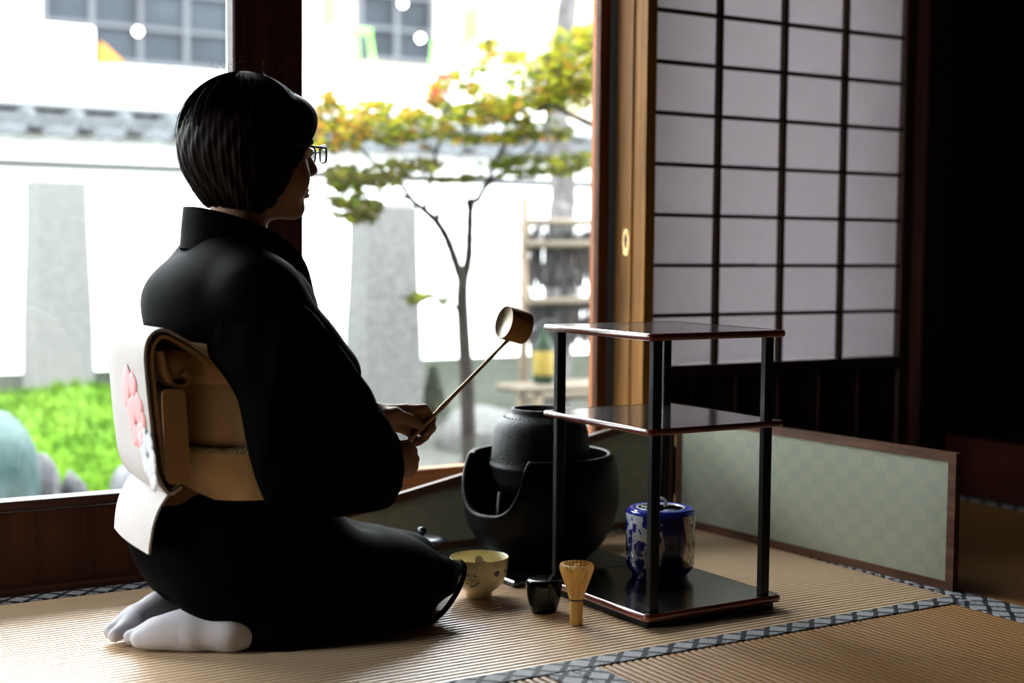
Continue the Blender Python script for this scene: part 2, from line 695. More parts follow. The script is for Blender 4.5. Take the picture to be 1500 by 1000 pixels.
ceiling = tag(MB().span((XL, YB, ZC), (XR, YW+0.3, ZC+0.05)).build('ceiling', M_CEIL), 'dark wooden ceiling of the tea room', kind='structure')
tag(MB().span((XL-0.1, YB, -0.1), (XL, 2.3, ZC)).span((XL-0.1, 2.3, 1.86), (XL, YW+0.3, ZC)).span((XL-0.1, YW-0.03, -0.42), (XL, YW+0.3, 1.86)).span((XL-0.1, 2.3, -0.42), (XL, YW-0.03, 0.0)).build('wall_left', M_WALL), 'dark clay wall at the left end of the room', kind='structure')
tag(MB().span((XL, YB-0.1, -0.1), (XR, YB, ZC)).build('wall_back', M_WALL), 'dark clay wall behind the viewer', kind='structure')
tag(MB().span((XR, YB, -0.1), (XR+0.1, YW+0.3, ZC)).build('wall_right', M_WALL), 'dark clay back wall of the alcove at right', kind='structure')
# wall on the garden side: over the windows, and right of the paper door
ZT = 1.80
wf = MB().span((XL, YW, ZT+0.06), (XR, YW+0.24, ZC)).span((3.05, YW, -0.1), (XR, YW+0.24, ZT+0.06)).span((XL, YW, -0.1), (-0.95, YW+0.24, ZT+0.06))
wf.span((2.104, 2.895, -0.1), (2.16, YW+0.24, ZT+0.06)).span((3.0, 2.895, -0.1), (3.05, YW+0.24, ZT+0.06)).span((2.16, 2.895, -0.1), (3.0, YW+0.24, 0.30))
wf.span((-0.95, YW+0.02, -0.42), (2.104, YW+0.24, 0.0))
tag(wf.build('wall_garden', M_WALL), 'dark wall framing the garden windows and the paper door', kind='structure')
tag(MB().span((-0.95, YW-0.01, ZT), (3.05, YW+0.20, ZT+0.06), 0.004).build('trim_1', M_DARKWOOD_X), 'dark wooden lintel beam over windows and paper door', kind='structure')
PX0, PX1 = U(338, 60, 2.84)[0], U(440, 60, 2.84)[0]
tag(MB().span((PX0, YW-0.005, 0.0), (PX1, YW+0.035, ZT), 0.004).build('trim_2', M_DARKWOOD), 'dark red wooden post between the two garden windows', kind='structure')

# left window: dark door of glass over a low wooden board
w1 = empty('window_1', (-0.4, 2.86, 0.0), 'large clear garden window left of the post over a dark red board', kind='structure')
zs = 0.183
WX0, WX1 = -0.95, PX0
MB().span((WX0, 2.845, 0.0), (WX1, 2.885, zs-0.022)).build('lower_board', M_BOARD, w1)
MB().span((WX0, 2.838, zs-0.019), (WX1, 2.892, zs), 0.003).build('bottom_rail', M_DARKWOOD_X, w1)
MB().span((WX0, 2.842, ZT-0.06), (WX1, 2.888, ZT), 0.003).build('top_rail', M_DARKWOOD_X, w1)
MB().span((WX0, 2.842, zs), (WX0+0.05, 2.888, ZT-0.06), 0.003).build('stile', M_DARKWOOD, w1)
MB().span((-0.12, 2.842, zs), (-0.06, 2.888, ZT-0.06), 0.003).build('stile', M_DARKWOOD, w1)
MB().span((WX0+0.05, 2.863, zs), (-0.12, 2.867, ZT-0.06)).build('glass_pane', M_GLASS, w1)
MB().span((-0.06, 2.863, zs), (WX1, 2.867, ZT-0.06)).build('glass_pane', M_GLASS, w1)
tag(MB().span((-0.95, 2.823, -0.054), (PX0, 2.845, 0.012), 0.002).build('baseboard_garden', M_DARKWOOD_X), 'dark wooden threshold strip under the left window', kind='structure')

# right window: orange wooden door of glass set further out
w2 = empty('window_2', (1.6, 3.0, 0.0), 'clear garden window right of the post framed in orange wood', kind='structure')
z2 = 0.155
JX = U(942, 300, 2.84)[0]
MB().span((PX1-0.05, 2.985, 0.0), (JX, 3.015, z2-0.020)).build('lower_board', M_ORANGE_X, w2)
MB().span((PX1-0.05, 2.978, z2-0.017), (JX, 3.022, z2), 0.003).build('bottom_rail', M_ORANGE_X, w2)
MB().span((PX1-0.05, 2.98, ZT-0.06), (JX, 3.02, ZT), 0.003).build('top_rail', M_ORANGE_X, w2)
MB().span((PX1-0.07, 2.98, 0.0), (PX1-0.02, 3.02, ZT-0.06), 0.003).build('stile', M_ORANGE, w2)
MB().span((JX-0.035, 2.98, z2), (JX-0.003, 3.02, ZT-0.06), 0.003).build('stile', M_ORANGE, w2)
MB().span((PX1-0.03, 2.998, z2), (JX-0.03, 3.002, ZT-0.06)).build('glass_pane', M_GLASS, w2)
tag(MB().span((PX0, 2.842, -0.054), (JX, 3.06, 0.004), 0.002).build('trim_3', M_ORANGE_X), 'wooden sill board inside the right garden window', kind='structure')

# open side of the room at the left, glazed like the garden side
w3 = empty('window_3', (XL, 2.45, 0.0), 'tall glazed opening in the left wall letting daylight in', kind='structure')
for a, b in ((2.3, 2.35), (YW-0.08, YW-0.03)):
    MB().span((XL-0.07, a, 0.0), (XL-0.03, b, 1.86)).build('stile', M_DARKWOOD, w3)
for a, b in ((2.35, YW-0.08),):
    MB().span((XL-0.07, a, 0.0), (XL-0.03, b, 0.05)).build('bottom_rail', M_DARKWOOD, w3)
    MB().span((XL-0.07, a, 1.80), (XL-0.03, b, 1.86)).build('top_rail', M_DARKWOOD, w3)
    MB().span((XL-0.052, a, 0.05), (XL-0.048, b, 1.80)).build('glass_pane', M_GLASS, w3)

# golden jamb with brass lock plate, its lit face looking along the window
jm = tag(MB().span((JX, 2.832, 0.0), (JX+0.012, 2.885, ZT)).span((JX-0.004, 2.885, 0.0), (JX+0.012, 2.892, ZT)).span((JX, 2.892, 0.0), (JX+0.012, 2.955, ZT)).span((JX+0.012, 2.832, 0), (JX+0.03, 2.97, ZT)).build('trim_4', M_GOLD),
         'golden wooden door jamb with a brass lock plate beside the garden window', kind='structure')
zk = U(908, 355, 2.90)[2]
lp = MB()
ring = []
for k in range(2):
    r_ = []
    for j in range(28):
        th = 2*PI*j/28
        a, b = 0.013*math.cos(th), 0.034*math.copysign(abs(math.sin(th))**0.7, math.sin(th))
        r_.append((JX-0.001-0.0025*k, 2.906+a, zk+b))
    ring.append(r_)
lp.loft(ring)
lpo = lp.build('lock_plate', M_BRASS, jm)
kh = MB()
ring = []
for k in range(2):
    ring.append([(JX-0.003-0.0012*k, 2.906+(0.006 if math.sin(2*PI*j/20) > -0.3 else 0.0045)*math.cos(2*PI*j/20), zk+0.004+0.018*math.sin(2*PI*j/20)) for j in range(20)])
kh.loft(ring)
kh.build('keyhole', M_BLACKHOLE, lpo)

# ------------------------------------------------------------------ the paper sliding door
d1 = empty('door_1', (2.57, 2.86, 0.0), 'white paper sliding door with a dark wooden grid', kind='structure')
SX0, SX1 = JX+0.027, 3.0
ZB = 0.391
cw, ch = (SX1-SX0)/4, 0.1262
nrow = 11
MB().span((JX+0.002, 2.842, 0.01), (SX0, 2.872, ZT), 0.002).build('stile', M_SHOJIWOOD, d1)
MB().span((SX1, 2.842, 0.01), (SX1+0.038, 2.872, ZT), 0.002).build('stile', mat('shoji_wood_red', (0.045, 0.016, 0.010), 0.5, var=0.2, scale=(50, 50, 3)), d1)
MB().span((SX0, 2.842, ZB-0.032), (SX1, 2.872, ZB), 0.002).build('middle_rail', M_SHOJIWOOD, d1)
MB().span((SX0, 2.842, 0.01), (SX1, 2.872, 0.05), 0.002).build('bottom_rail', M_SHOJIWOOD, d1)
MB().span((SX0, 2.842, ZB+nrow*ch), (SX1, 2.872, ZT), 0.002).build('top_rail', M_SHOJIWOOD, d1)
kp = MB().span((SX0, 2.853, 0.05), (SX1, 2.861, ZB-0.032)).build('kick_panel', M_SHOJIWOOD, d1)
for i in range(1, 6):
    x = SX0+(SX1-SX0)*i/6
    MB().span((x-0.005, 2.847, 0.05), (x+0.005, 2.853, ZB-0.032)).build('batten', M_SHOJIWOOD, kp)
for i in range(1, 4):
    x = SX0+cw*i
    MB().span((x-0.006, 2.846, ZB), (x+0.006, 2.864, ZB+nrow*ch)).build('upright_bar', M_SHOJIWOOD, d1)
for j in range(1, nrow):
    z = ZB+ch*j
    MB().span((SX0, 2.848, z-0.0045), (SX1, 2.863, z+0.0045)).build('cross_bar', M_SHOJIWOOD, d1)
pane0 = None
for i in range(4):
    for j in range(nrow):
        if pane0 is None:
            pane0 = MB().span((-cw/2+0.0005, 2.8640, -ch/2+0.0005), (cw/2-0.0005, 2.8648, ch/2-0.0005)).build('paper_pane', M_PAPER, None, offset=(0, 2.8644, 0))
            po = pane0
        else:
            po = pane0.copy()
            COL.objects.link(po)
        po.parent = d1
        po.location = (SX0+cw*(i+0.5)-2.57, 0.0044, ZB+ch*(j+0.5))

# ------------------------------------------------------------------ dark alcove at the right
M_LACQ_RED = mat('dark_red_lacquer', (0.05, 0.012, 0.008), 0.25, coat=0.5, var=0.2, scale=(4, 4, 40))
al = empty('trim_5', (3.5, 1.4, 0.0), 'raised alcove platform with lacquered front beam in the dark right corner', kind='structure')
MB().span((3.15, -0.2, 0.0), (3.22, YW, 0.165), 0.004).build('front_beam', M_LACQ_RED, al)
MB().span((3.22, -0.2, 0.0), (XR, YW, 0.15)).build('platform_board', M_CEIL, al)
tag(MB().span((3.04, YW-0.03, 0.0), (3.15, YW+0.04, ZC), 0.004).build('trim_6', M_DARKWOOD), 'dark corner post right of the paper door', kind='structure')

# ================================================================== tea things
M_LACQ = mat('black_lacquer', (0.003, 0.003, 0.0035), 0.2, coat=0.6, spec=0.4, var=0.3, scale=(3, 3, 3))
M_LACQ_POST = mat('black_lacquer_post', (0.0012, 0.0016, 0.0017), 0.4, spec=0.2)
M_LACQ_EDGE = mat('red_brown_lacquer_edge', (0.13, 0.022, 0.012), 0.28, coat=0.6, var=0.25, scale=(15, 15, 15))

# ---- three tier lacquer stand
SHX0, SHX1, SHY0, SHY1 = 1.512, 1.835, 2.018, 2.375
shelf = empty('tea_shelf', ((SHX0+SHX1)/2, (SHY0+SHY1)/2, 0), 'black lacquer three tier tea stand with red brown edges on the mat', 'shelf')


def rounded_rect(x0, x1, y0, y1, r, z, n=5):
    out = []
    for cx, cy_, a0 in ((x1-r, y1-r, 0), (x0+r, y1-r, 90), (x0+r, y0+r, 180), (x1-r, y0+r, 270)):
        for k in range(n+1):
            a = math.radians(a0+90*k/n)
            out.append((cx+r*math.cos(a), cy_+r*math.sin(a), z))
    return out


def tier(z, th, inset=0.0):
    x0, x1, y0, y1 = SHX0+inset, SHX1-inset, SHY0+inset, SHY1-inset
    b = MB().loft([rounded_rect(x0+0.004, x1-0.004, y0+0.004, y1-0.004, 0.008, z-th), rounded_rect(x0+0.004, x1-0.004, y0+0.004, y1-0.004, 0.008, z)])
    t = b.build('tier_board', M_LACQ, shelf)
    rings = [rounded_rect(x0+d, x1-d, y0+d, y1-d, 0.010, zz) for d, zz in
             ((0.0041, z-th-0.0004), (0.0008, z-th+0.001), (0, z-th*0.5), (0.0008, z-0.001), (0.003, z+0.0006), (0.0041, z+0.0004))]
    MB().loft(rings, cap=False).build('edge_band', M_LACQ_EDGE, t, smooth=True, angle=60)
    return t


Z_BASE, Z_MID, Z_TOP = 0.027, 0.3615, 0.5325
tier(Z_BASE, 0.013)
tier(Z_MID, 0.011, 0.001)
tier(Z_TOP, 0.012)
for x in (SHX0+0.03, SHX1-0.03):
    for y in (SHY0+0.022, SHY1-0.022):
        MB().span((x-0.010, y-0.008, Z_BASE), (x+0.010, y+0.008, Z_TOP-0.012), 0.002).build('post', M_LACQ_POST, shelf)
for a, b in (((SHX0+0.012, SHY0+0.012), (SHX1-0.012, SHY0+0.026)), ((SHX0+0.012, SHY1-0.026), (SHX1-0.012, SHY1-0.012)),
             ((SHX0+0.012, SHY0+0.026), (SHX0+0.026, SHY1-0.026)), ((SHX1-0.026, SHY0+0.026), (SHX1-0.012, SHY1-0.026))):
    MB().span((*a, 0.0), (*b, Z_BASE-0.013)).build('base_rail', M_LACQ_POST, shelf)

# ---- blue and white water jar
jp = (1.728, 2.262, Z_BASE+0.0006)


def jar_material():
    m = mat('blue_white_porcelain', (0.7, 0.73, 0.78), 0.12, coat=0.4)
    t = NT(m)
    co, x, y, z = t.xyz()
    ang = t.m('ARCTAN2', y, x)
    cmb = t.n('ShaderNodeCombineXYZ')
    t.l(t.m('MULTIPLY', ang, 0.07), cmb.inputs[0])
    t.l(z, cmb.inputs[1])
    v = cmb.outputs[0]
    big = t.noise(v, 26.0, 2.0)
    med = t.noise(v, 62.0, 3.0)
    leaf = t.m('GREATER_THAN', t.m('ADD', t.m('MULTIPLY', big, 0.45), t.m('MULTIPLY', med, 0.6)), 0.52)
    # cream reserve panel edged by dark blue on one side of the jar
    pc = t.m('ABSOLUTE', t.m('ADD', ang, 1.02))
    panel = t.m('LESS_THAN', t.m('ADD', pc, t.m('MULTIPLY', t.m('SUBTRACT', t.noise(v, 20.0, 1.0), 0.5), 0.5)), 0.46)
    rim = t.m('LESS_THAN', t.m('ADD', pc, t.m('MULTIPLY', t.m('SUBTRACT', t.noise(v, 20.0, 1.0), 0.5), 0.5)), 1.15)
    twig = t.m('LESS_THAN', t.m('ABSOLUTE', t.m('SUBTRACT', t.m('ADD', ang, 1.05), t.m('MULTIPLY', t.m('SUBTRACT', t.noise(v, 28.0, 2.0), 0.5), 0.7))), 0.055)
    spots = t.m('GREATER_THAN', t.noise(v, 95.0, 2.0), 0.62)
    ink = t.m('MAXIMUM', twig, spots)
    low = t.m('LESS_THAN', z, 0.026)
    high = t.m('GREATER_THAN', z, 0.129)
    c = t.mix(leaf, (0.62, 0.68, 0.78), (0.012, 0.022, 0.23))
    c = t.mix(rim, c, t.mix(med, (0.008, 0.012, 0.10), (0.02, 0.035, 0.22)))
    c = t.mix(panel, c, t.mix(ink, (0.62, 0.50, 0.34), (0.01, 0.014, 0.05)))
    c = t.mix(t.m('MAXIMUM', low, high), c, (0.02, 0.03, 0.33))
    t.l(c, t.nt.nodes['Principled BSDF'].inputs['Base Color'])
    return m


M_JAR = jar_material()
M_BLUE = mat('cobalt_glaze', (0.03, 0.045, 0.42), 0.12, coat=0.5, col2=(0.10, 0.14, 0.58), scale=(50, 50, 50))
M_PORC = mat('white_porcelain', (0.74, 0.76, 0.80), 0.1, coat=0.5)
jar = empty('water_jar', jp, 'blue and white porcelain water jar on the bottom tier of the black stand', 'jar')
JR = 0.0695
MB().lathe([(0.0, 0.003), (0.05, 0.003), (0.052, 0.0), (0.056, 0.0), (0.057, 0.008), (0.0655, 0.016), (0.0688, 0.026), (JR, 0.06), (JR, 0.131), (0.068, 0.1345), (0.064, 0.135), (0.062, 0.131), (0.0, 0.131)], jp, 64).build('body', M_JAR, jar, smooth=True, angle=40)
lid = MB().lathe([(0.0, 0.1315), (0.0615, 0.1315), (0.0635, 0.136), (0.062, 0.1385), (0.055, 0.139), (0.052, 0.1375), (0.0, 0.1375)], jp, 64).build('lid', M_BLUE, jar, smooth=True, angle=40)
MB().lathe([(0.049, 0.1376), (0.050, 0.1392), (0.046, 0.1392), (0.045, 0.1376)], jp, 48).build('white_ring', M_PORC, lid, smooth=True)
for a in (0.5, 2.6, 4.6):
    q = MB()
    q.tube([(jp[0]+0.033*math.cos(a+t*0.5)+0.006*math.sin(t*5), jp[1]+0.033*math.sin(a+t*0.5), jp[2]+0.1378) for t in np.linspace(-1, 1, 12)], [0.0008+0.0014*math.sin(PI*k/11) for k in range(12)], 6)
    q.build('scroll_motif', M_PORC, lid, smooth=True)
hk = catmull([(jp[0]-0.014, jp[1]+0.002, jp[2]+0.137), (jp[0]-0.012, jp[1], jp[2]+0.147), (jp[0]-0.002, jp[1]-0.002, jp[2]+0.1565), (jp[0]+0.008, jp[1]-0.003, jp[2]+0.151), (jp[0]+0.011, jp[1]-0.003, jp[2]+0.1375)], 5)
MB().tube(hk, [0.0033+0.0012*abs(2*k/(len(hk)-1)-1) for k in range(len(hk))], 10).build('loop_handle', M_PORC, lid, smooth=True)

# ---- tea bowl
bp = (1.380, 2.388, 0.0)


def bowl_material():
    m = mat('cream_glaze', (0.66, 0.56, 0.33), 0.28, coat=0.25)
    t = NT(m)
    co, x, y, z = t.xyz()
    ang = t.m('ARCTAN2', y, x)
    n1 = t.noise(co, 30.0, 3.0)
    c = t.mix(n1, (0.70, 0.60, 0.33), (0.82, 0.74, 0.48))

    def blob(a, zc, ra, rz, wob):
        da = t.m('DIVIDE', t.m('SUBTRACT', ang, a), ra)
        dz = t.m('DIVIDE', t.m('SUBTRACT', z, zc), rz)
        d = t.m('SQRT', t.m('ADD', t.m('MULTIPLY', da, da), t.m('MULTIPLY', dz, dz)))
        d = t.m('ADD', d, t.m('MULTIPLY', t.m('SUBTRACT', t.noise(co, wob, 2.0), 0.5), 1.4))
        return t.m('LESS_THAN', d, 0.8)
    marks = None
    for a in ((-1.42, 0.053, 0.17, 0.008, 70.0), (-0.95, 0.055, 0.10, 0.005, 90.0), (-0.42, 0.058, 0.11, 0.012, 60.0), (0.9, 0.052, 0.2, 0.008, 70.0), (2.2, 0.05, 0.2, 0.009, 70.0)):
        q = blob(*a)
        marks = q if marks is None else t.m('MAXIMUM', marks, q)
    c = t.mix(marks, c, (0.045, 0.035, 0.022))
    # brush strokes painted at the left of the bowl
    v2 = t.noise(co, 190.0, 2.0)
    zone = blob(-2.35, 0.040, 0.36, 0.018, 24.0)
    st = t.m('MULTIPLY', zone, t.m('LESS_THAN', t.m('ABSOLUTE', t.m('SUBTRACT', v2, 0.5)), 0.045))
    c = t.mix(st, c, (0.03, 0.022, 0.015))
    t.l(c, t.nt.nodes['Principled BSDF'].inputs['Base Color'])
    return m


bowl = empty('tea_bowl', bp, 'cream glazed tea bowl with dark brush marks beside the knee', 'bowl')
MB().lathe([(0.0, 0.004), (0.020, 0.004), (0.021, 0.0), (0.0255, 0.0), (0.026, 0.010), (0.036, 0.017), (0.0475, 0.029), (0.054, 0.045), (0.0565, 0.062), (0.0580, 0.078), (0.0572, 0.0793), (0.0558, 0.078), (0.054, 0.062), (0.051, 0.045), (0.044, 0.030), (0.030, 0.0175), (0.0, 0.0145)], bp, 72).build('body', bowl_material(), bowl, smooth=True, angle=60)
q = MB().lathe([(0.0, 0.0)], bp, 3) if False else None
ib = MB()
_pts = [(bp[0]+0.0525*math.cos(1.05+a)*1.0, bp[1]+0.0525*math.sin(1.05+a), bp[2]+0.060+dz) for a, dz in [(0.16*math.cos(t), 0.009*math.sin(t)) for t in np.linspace(0, 2*PI, 14)[:-1]]]
ib.v = [(p[0]*1.0, p[1], p[2]) for p in _pts]+[tuple(np.mean(_pts, 0))]
ib.f = [(k, (k+1) % 13, 13) for k in range(13)]
ib.build('painted_leaf', mat('brown_underglaze', (0.06, 0.045, 0.02), 0.35), bowl, smooth=True)

# ---- tea caddy
cp = (1.428, 2.226, 0.0)
M_CADDY = mat('black_caddy_lacquer', (0.0015, 0.0018, 0.003), 0.16, spec=0.28)
caddy = empty('tea_caddy', cp, 'small black lacquer tea caddy with rounded lid beside the bamboo whisk', 'caddy')
MB().lathe([(0.0, 0.001), (0.0215, 0.0), (0.024, 0.002), (0.0295, 0.018), (0.0328, 0.036), (0.0334, 0.0445), (0.0, 0.0445)], cp, 48).build('body', M_CADDY, caddy, smooth=True, angle=40)
MB().lathe([(0.0, 0.0448), (0.0338, 0.0448), (0.0342, 0.050), (0.0338, 0.0585), (0.0318, 0.0615), (0.027, 0.0632), (0.0, 0.064)], cp, 48).build('lid', M_CADDY, caddy, smooth=True, angle=40)

# ---- bamboo whisk
wp = G(844, 914)
M_BAMBOO = wood('whisk_bamboo', (0.50, 0.30, 0.085), 'Z', 0.45, var=0.15)
M_TINE = mat('whisk_tine_bamboo', (0.62, 0.38, 0.11), 0.5, var=0.15, scale=(200, 200, 8))
whisk = empty('tea_whisk', tuple(wp), 'pale bamboo tea whisk standing upright in front of the black stand', 'whisk')
MB().lathe([(0.0, 0.0), (0.0112, 0.0), (0.0118, 0.002), (0.0118, 0.030), (0.0126, 0.033), (0.0120, 0.036), (0.0118, 0.048), (0.0, 0.048)], wp, 32).build('handle', M_BAMBOO, whisk, smooth=True, angle=40)
MB().lathe([(0.0121, 0.0445), (0.0134, 0.0450), (0.0134, 0.0475), (0.0121, 0.048)], wp, 32).build('thread_binding', mat('dark_thread', (0.02, 0.016, 0.014), 0.8), whisk, smooth=True)
tine0 = None
NT_OUT = 72
prof = [(0.0122, 0.046), (0.0150, 0.058), (0.0205, 0.074), (0.0265, 0.090), (0.0300, 0.101), (0.0308, 0.107), (0.0290, 0.1115), (0.0262, 0.1125)]
wq = MB()
for k in range(NT_OUT):
    th = 2*PI*k/NT_OUT
    dx = math.cos(th); dy = math.sin(th)
    jr = 1+0.02*math.sin(k*2.7)
    pts = [(wp[0]+r*jr*dx, wp[1]+r*jr*dy, wp[2]+z) for r, z in prof]
    o = MB().tube(pts, [0.0007, 0.00075, 0.0008, 0.0008, 0.00075, 0.0007, 0.0006, 0.0004], 4).build('outer_tine', M_TINE, whisk)
for k in range(36):
    th = 2*PI*k/36
    pts = [(wp[0]+r*math.cos(th+0.25*s), wp[1]+r*math.sin(th+0.25*s), wp[2]+z) for r, z, s in ((0.010, 0.046, 0), (0.009, 0.065, 0.2), (0.0075, 0.085, 0.6), (0.006, 0.100, 1.0), (0.004, 0.110, 1.4))]
    MB().tube(pts, 0.0008, 4).build('inner_tine', M_TINE, whisk)

# ---- brazier, its board, the kettle
fc = np.array([1.642, 2.578, 0.0])
M_CLAY = mat('black_burnished_clay', (0.002, 0.002, 0.0025), 0.42, spec=0.09, var=0.25, scale=(30, 30, 30), bump=0.1)
M_ASH = mat('pale_ash', (0.34, 0.30, 0.26), 0.95, var=0.15, scale=(40, 40, 40))
M_IRON = mat('black_cast_iron', (0.004, 0.0045, 0.006), 0.5, spec=0.22, metal=0.0, var=0.3, scale=(60, 60, 60), bump=0.7, bscale=(260, 260, 260))
bd = tag(MB().box((fc[0], fc[1], 0.0065), (0.335, 0.335, 0.013), None, 0.003).build('brazier_board', M_LACQ, None, offset=(fc[0], fc[1], 0)), 'square black lacquer board under the clay brazier', 'board')
bz0 = 0.0135
br = empty('brazier', (fc[0], fc[1], bz0), 'round black clay brazier with a scooped front opening', 'brazier')
ang0 = math.atan2(-0.19, -0.98)
outp = [(0.085, 0.0), (0.108, 0.006), (0.135, 0.035), (0.158, 0.075), (0.169, 0.115), (0.1715, 0.150), (0.169, 0.185), (0.163, 0.212), (0.157, 0.226)]
rr_ = np.array([p[0] for p in outp]); zz_ = np.array([p[1] for p in outp])
N = 144
rings = []
TS = list(np.linspace(0, 1, 22))


def ztop(th):
    d = (th-ang0+PI) % (2*PI)-PI
    s = abs(d)/0.60
    return 0.226-(0.118*(1-s**3.2)**0.55 if s < 1 else 0)


for t in TS:
    ring = []
    for j in range(N):
        th = 2*PI*j/N
        z = t*ztop(th)
        r = float(np.interp(z, zz_, rr_))
        ring.append((fc[0]+r*math.cos(th), fc[1]+r*math.sin(th), bz0+z))
    rings.append(ring)
for dz, dr in ((0.004, -0.004), (0.005, -0.008), (0.003, -0.013)):
    rings.append([(fc[0]+(float(np.interp(ztop(2*PI*j/N), zz_, rr_))+dr)*math.cos(2*PI*j/N), fc[1]+(float(np.interp(ztop(2*PI*j/N), zz_, rr_))+dr)*math.sin(2*PI*j/N), bz0+ztop(2*PI*j/N)+dz) for j in range(N)])
for t in TS[::-1][1:]:
    ring = []
    for j in range(N):
        th = 2*PI*j/N
        z = max(0.012, t*ztop(th))
        r = max(0.02, float(np.interp(z, zz_, rr_))-0.014)
        ring.append((fc[0]+r*math.cos(th), fc[1]+r*math.sin(th), bz0+z))
    rings.append(ring)
MB().loft(rings).build('body', M_CLAY, br, smooth=True, angle=70)
MB().lathe([(0.0, 0.060), (0.08, 0.064), (0.13, 0.078), (0.1425, 0.082), (0.1425, 0.05), (0.0, 0.05)], (fc[0], fc[1], bz0), 48).build('ash_bed', M_ASH, br, smooth=True)
for k in range(3):
    th = ang0+PI+2*PI*k/3+PI/3
    MB().tube([(fc[0]+0.125*math.cos(th), fc[1]+0.125*math.sin(th), bz0+0.06), (fc[0]+0.115*math.cos(th), fc[1]+0.115*math.sin(th), bz0+0.155)], 0.007, 8).build('trivet_prong', M_IRON, br, smooth=True)
kc = (fc[0], fc[1], bz0)
kt = empty('kettle', (fc[0], fc[1], bz0+0.155), 'round black cast iron kettle with open mouth sitting in the brazier', 'kettle')
MB().lathe([(0.0, 0.130), (0.05, 0.133), (0.088, 0.15), (0.104, 0.175), (0.1065, 0.197), (0.1105, 0.2005), (0.1105, 0.2055), (0.1075, 0.209), (0.1068, 0.222), (0.1050, 0.250), (0.1015, 0.278), (0.0965, 0.293), (0.088, 0.303), (0.074, 0.3105), (0.0665, 0.313),
            (0.0645, 0.3165), (0.0655, 0.322), (0.0645, 0.3255), (0.0600, 0.3255), (0.0575, 0.321), (0.057, 0.311), (0.085, 0.295), (0.094, 0.26), (0.096, 0.21), (0.08, 0.17), (0.0, 0.15)], kc, 96).build('body', M_IRON, kt, smooth=True, angle=50)
for k in range(48):                       # ring of cast bosses round the waist and shoulder
    th = 2*PI*k/48
    MB().lathe([(0.0026, 0.0), (0.0019, 0.0014), (0.0, 0.002)], (kc[0]+0.1068*math.cos(th), kc[1]+0.1068*math.sin(th), kc[2]+0.2165), 6, axis=(math.cos(th), math.sin(th), 0.05)).build('boss', M_IRON, kt, smooth=True)
    MB().lathe([(0.0022, 0.0), (0.0015, 0.0011), (0.0, 0.0016)], (kc[0]+0.080*math.cos(th), kc[1]+0.080*math.sin(th), kc[2]+0.3075), 6, axis=(0.4*math.cos(th), 0.4*math.sin(th), 0.9)).build('boss', M_IRON, kt, smooth=True)
MB().lathe([(0.0, 0.285), (0.085, 0.285)], kc, 48).build('hot_water', mat('dark_water', (0.01, 0.012, 0.014), 0.03), kt)
for sgn in (-1, 1):
    th = ang0+PI/2*sgn
    c0 = np.array([kc[0]+0.105*math.cos(th), kc[1]+0.105*math.sin(th), kc[2]+0.262])
    o_ = np.array([math.cos(th), math.sin(th), 0])
    s_ = np.array([-math.sin(th), math.cos(th), 0])
    MB().tube([c0-s_*0.010-o_*0.004, c0-s_*0.010+o_*0.008, c0+o_*0.012, c0+s_*0.010+o_*0.008, c0+s_*0.010-o_*0.004], 0.0045, 8).build('lug', M_IRON, kt, smooth=True)

# ---- lid resting on a bamboo lid rest, between knee and brazier
lr = U(618, 792, 2.665)
lx, ly, lz = lr[0], lr[1], max(lr[2], 0.05)
rest = tag(MB().lathe([(0.0, 0.006), (0.020, 0.004), (0.022, 0.0), (0.025, 0.0), (0.0255, lz/2), (0.0265, lz/2+0.002), (0.0255, lz/2+0.004), (0.0255, lz), (0.0225, lz), (0.022, 0.02), (0.0, 0.018)], (lx, ly, 0), 32).build('lid_rest', mat('green_bamboo', (0.13, 0.13, 0.05), 0.4, var=0.2, scale=(60, 60, 5)), None, True, offset=(lx, ly, 0), angle=40),
           'short bamboo lid rest between the knee and the brazier', 'lid rest')
klid = empty('kettle_cover', (lx, ly, lz+0.0006), 'dark bronze kettle lid with round knob on the bamboo rest', 'lid')
M_BRONZE = mat('dark_bronze', (0.05, 0.055, 0.07), 0.26, metal=0.8, var=0.2, scale=(40, 40, 40))
MB().lathe([(0.0, 0.0), (0.054, 0.0), (0.0555, 0.002), (0.054, 0.004), (0.035, 0.0075), (0.0, 0.009)], (lx, ly, lz+0.0006), 48).build('plate', M_BRONZE, klid, smooth=True, angle=50)
MB().lathe([(0.0, 0.0085), (0.004, 0.0085), (0.0045, 0.012), (0.009, 0.017), (0.0105, 0.022), (0.008, 0.028), (0.0, 0.030)], (lx, ly, lz+0.0006), 24).build('knob', M_BRONZE, klid, smooth=True)

# ---- folding screen: lit panel at right, shaded panel along the wall behind the brazier
hx, hy = 2.172, 2.800
rx, ry = 2.232, 1.948
SH = 0.281
screen = empty('folding_screen', (hx, hy, 0), 'low two panel folding screen of pale green checked paper in brown wooden frame', 'screen')


def checks():
    m = mat('pale_green_checked_paper', (0.4, 0.44, 0.36), 0.75, spec=0.25)
    t = NT(m)
    co, x, y, z = t.xyz()
    a = t.m('FLOOR', t.m('DIVIDE', t.m('ADD', t.m('ADD', x, y), 20.0), 0.033))
    b = t.m('FLOOR', t.m('DIVIDE', t.m('ADD', z, 5.0), 0.030))
    par = t.m('MODULO', t.m('ADD', a, b), 2.0)
    fl = t.noise(co, 260.0, 3.0)
    c = t.mix(par, t.mix(fl, (0.215, 0.235, 0.185), (0.25, 0.27, 0.215)), t.mix(fl, (0.24, 0.255, 0.195), (0.27, 0.28, 0.215)))
    t.l(c, t.nt.nodes['Principled BSDF'].inputs['Base Color'])
    return m


M_CHECK = checks()
M_FRAME = wood('brown_screen_frame', (0.085, 0.040, 0.024), 'Y', 0.45)


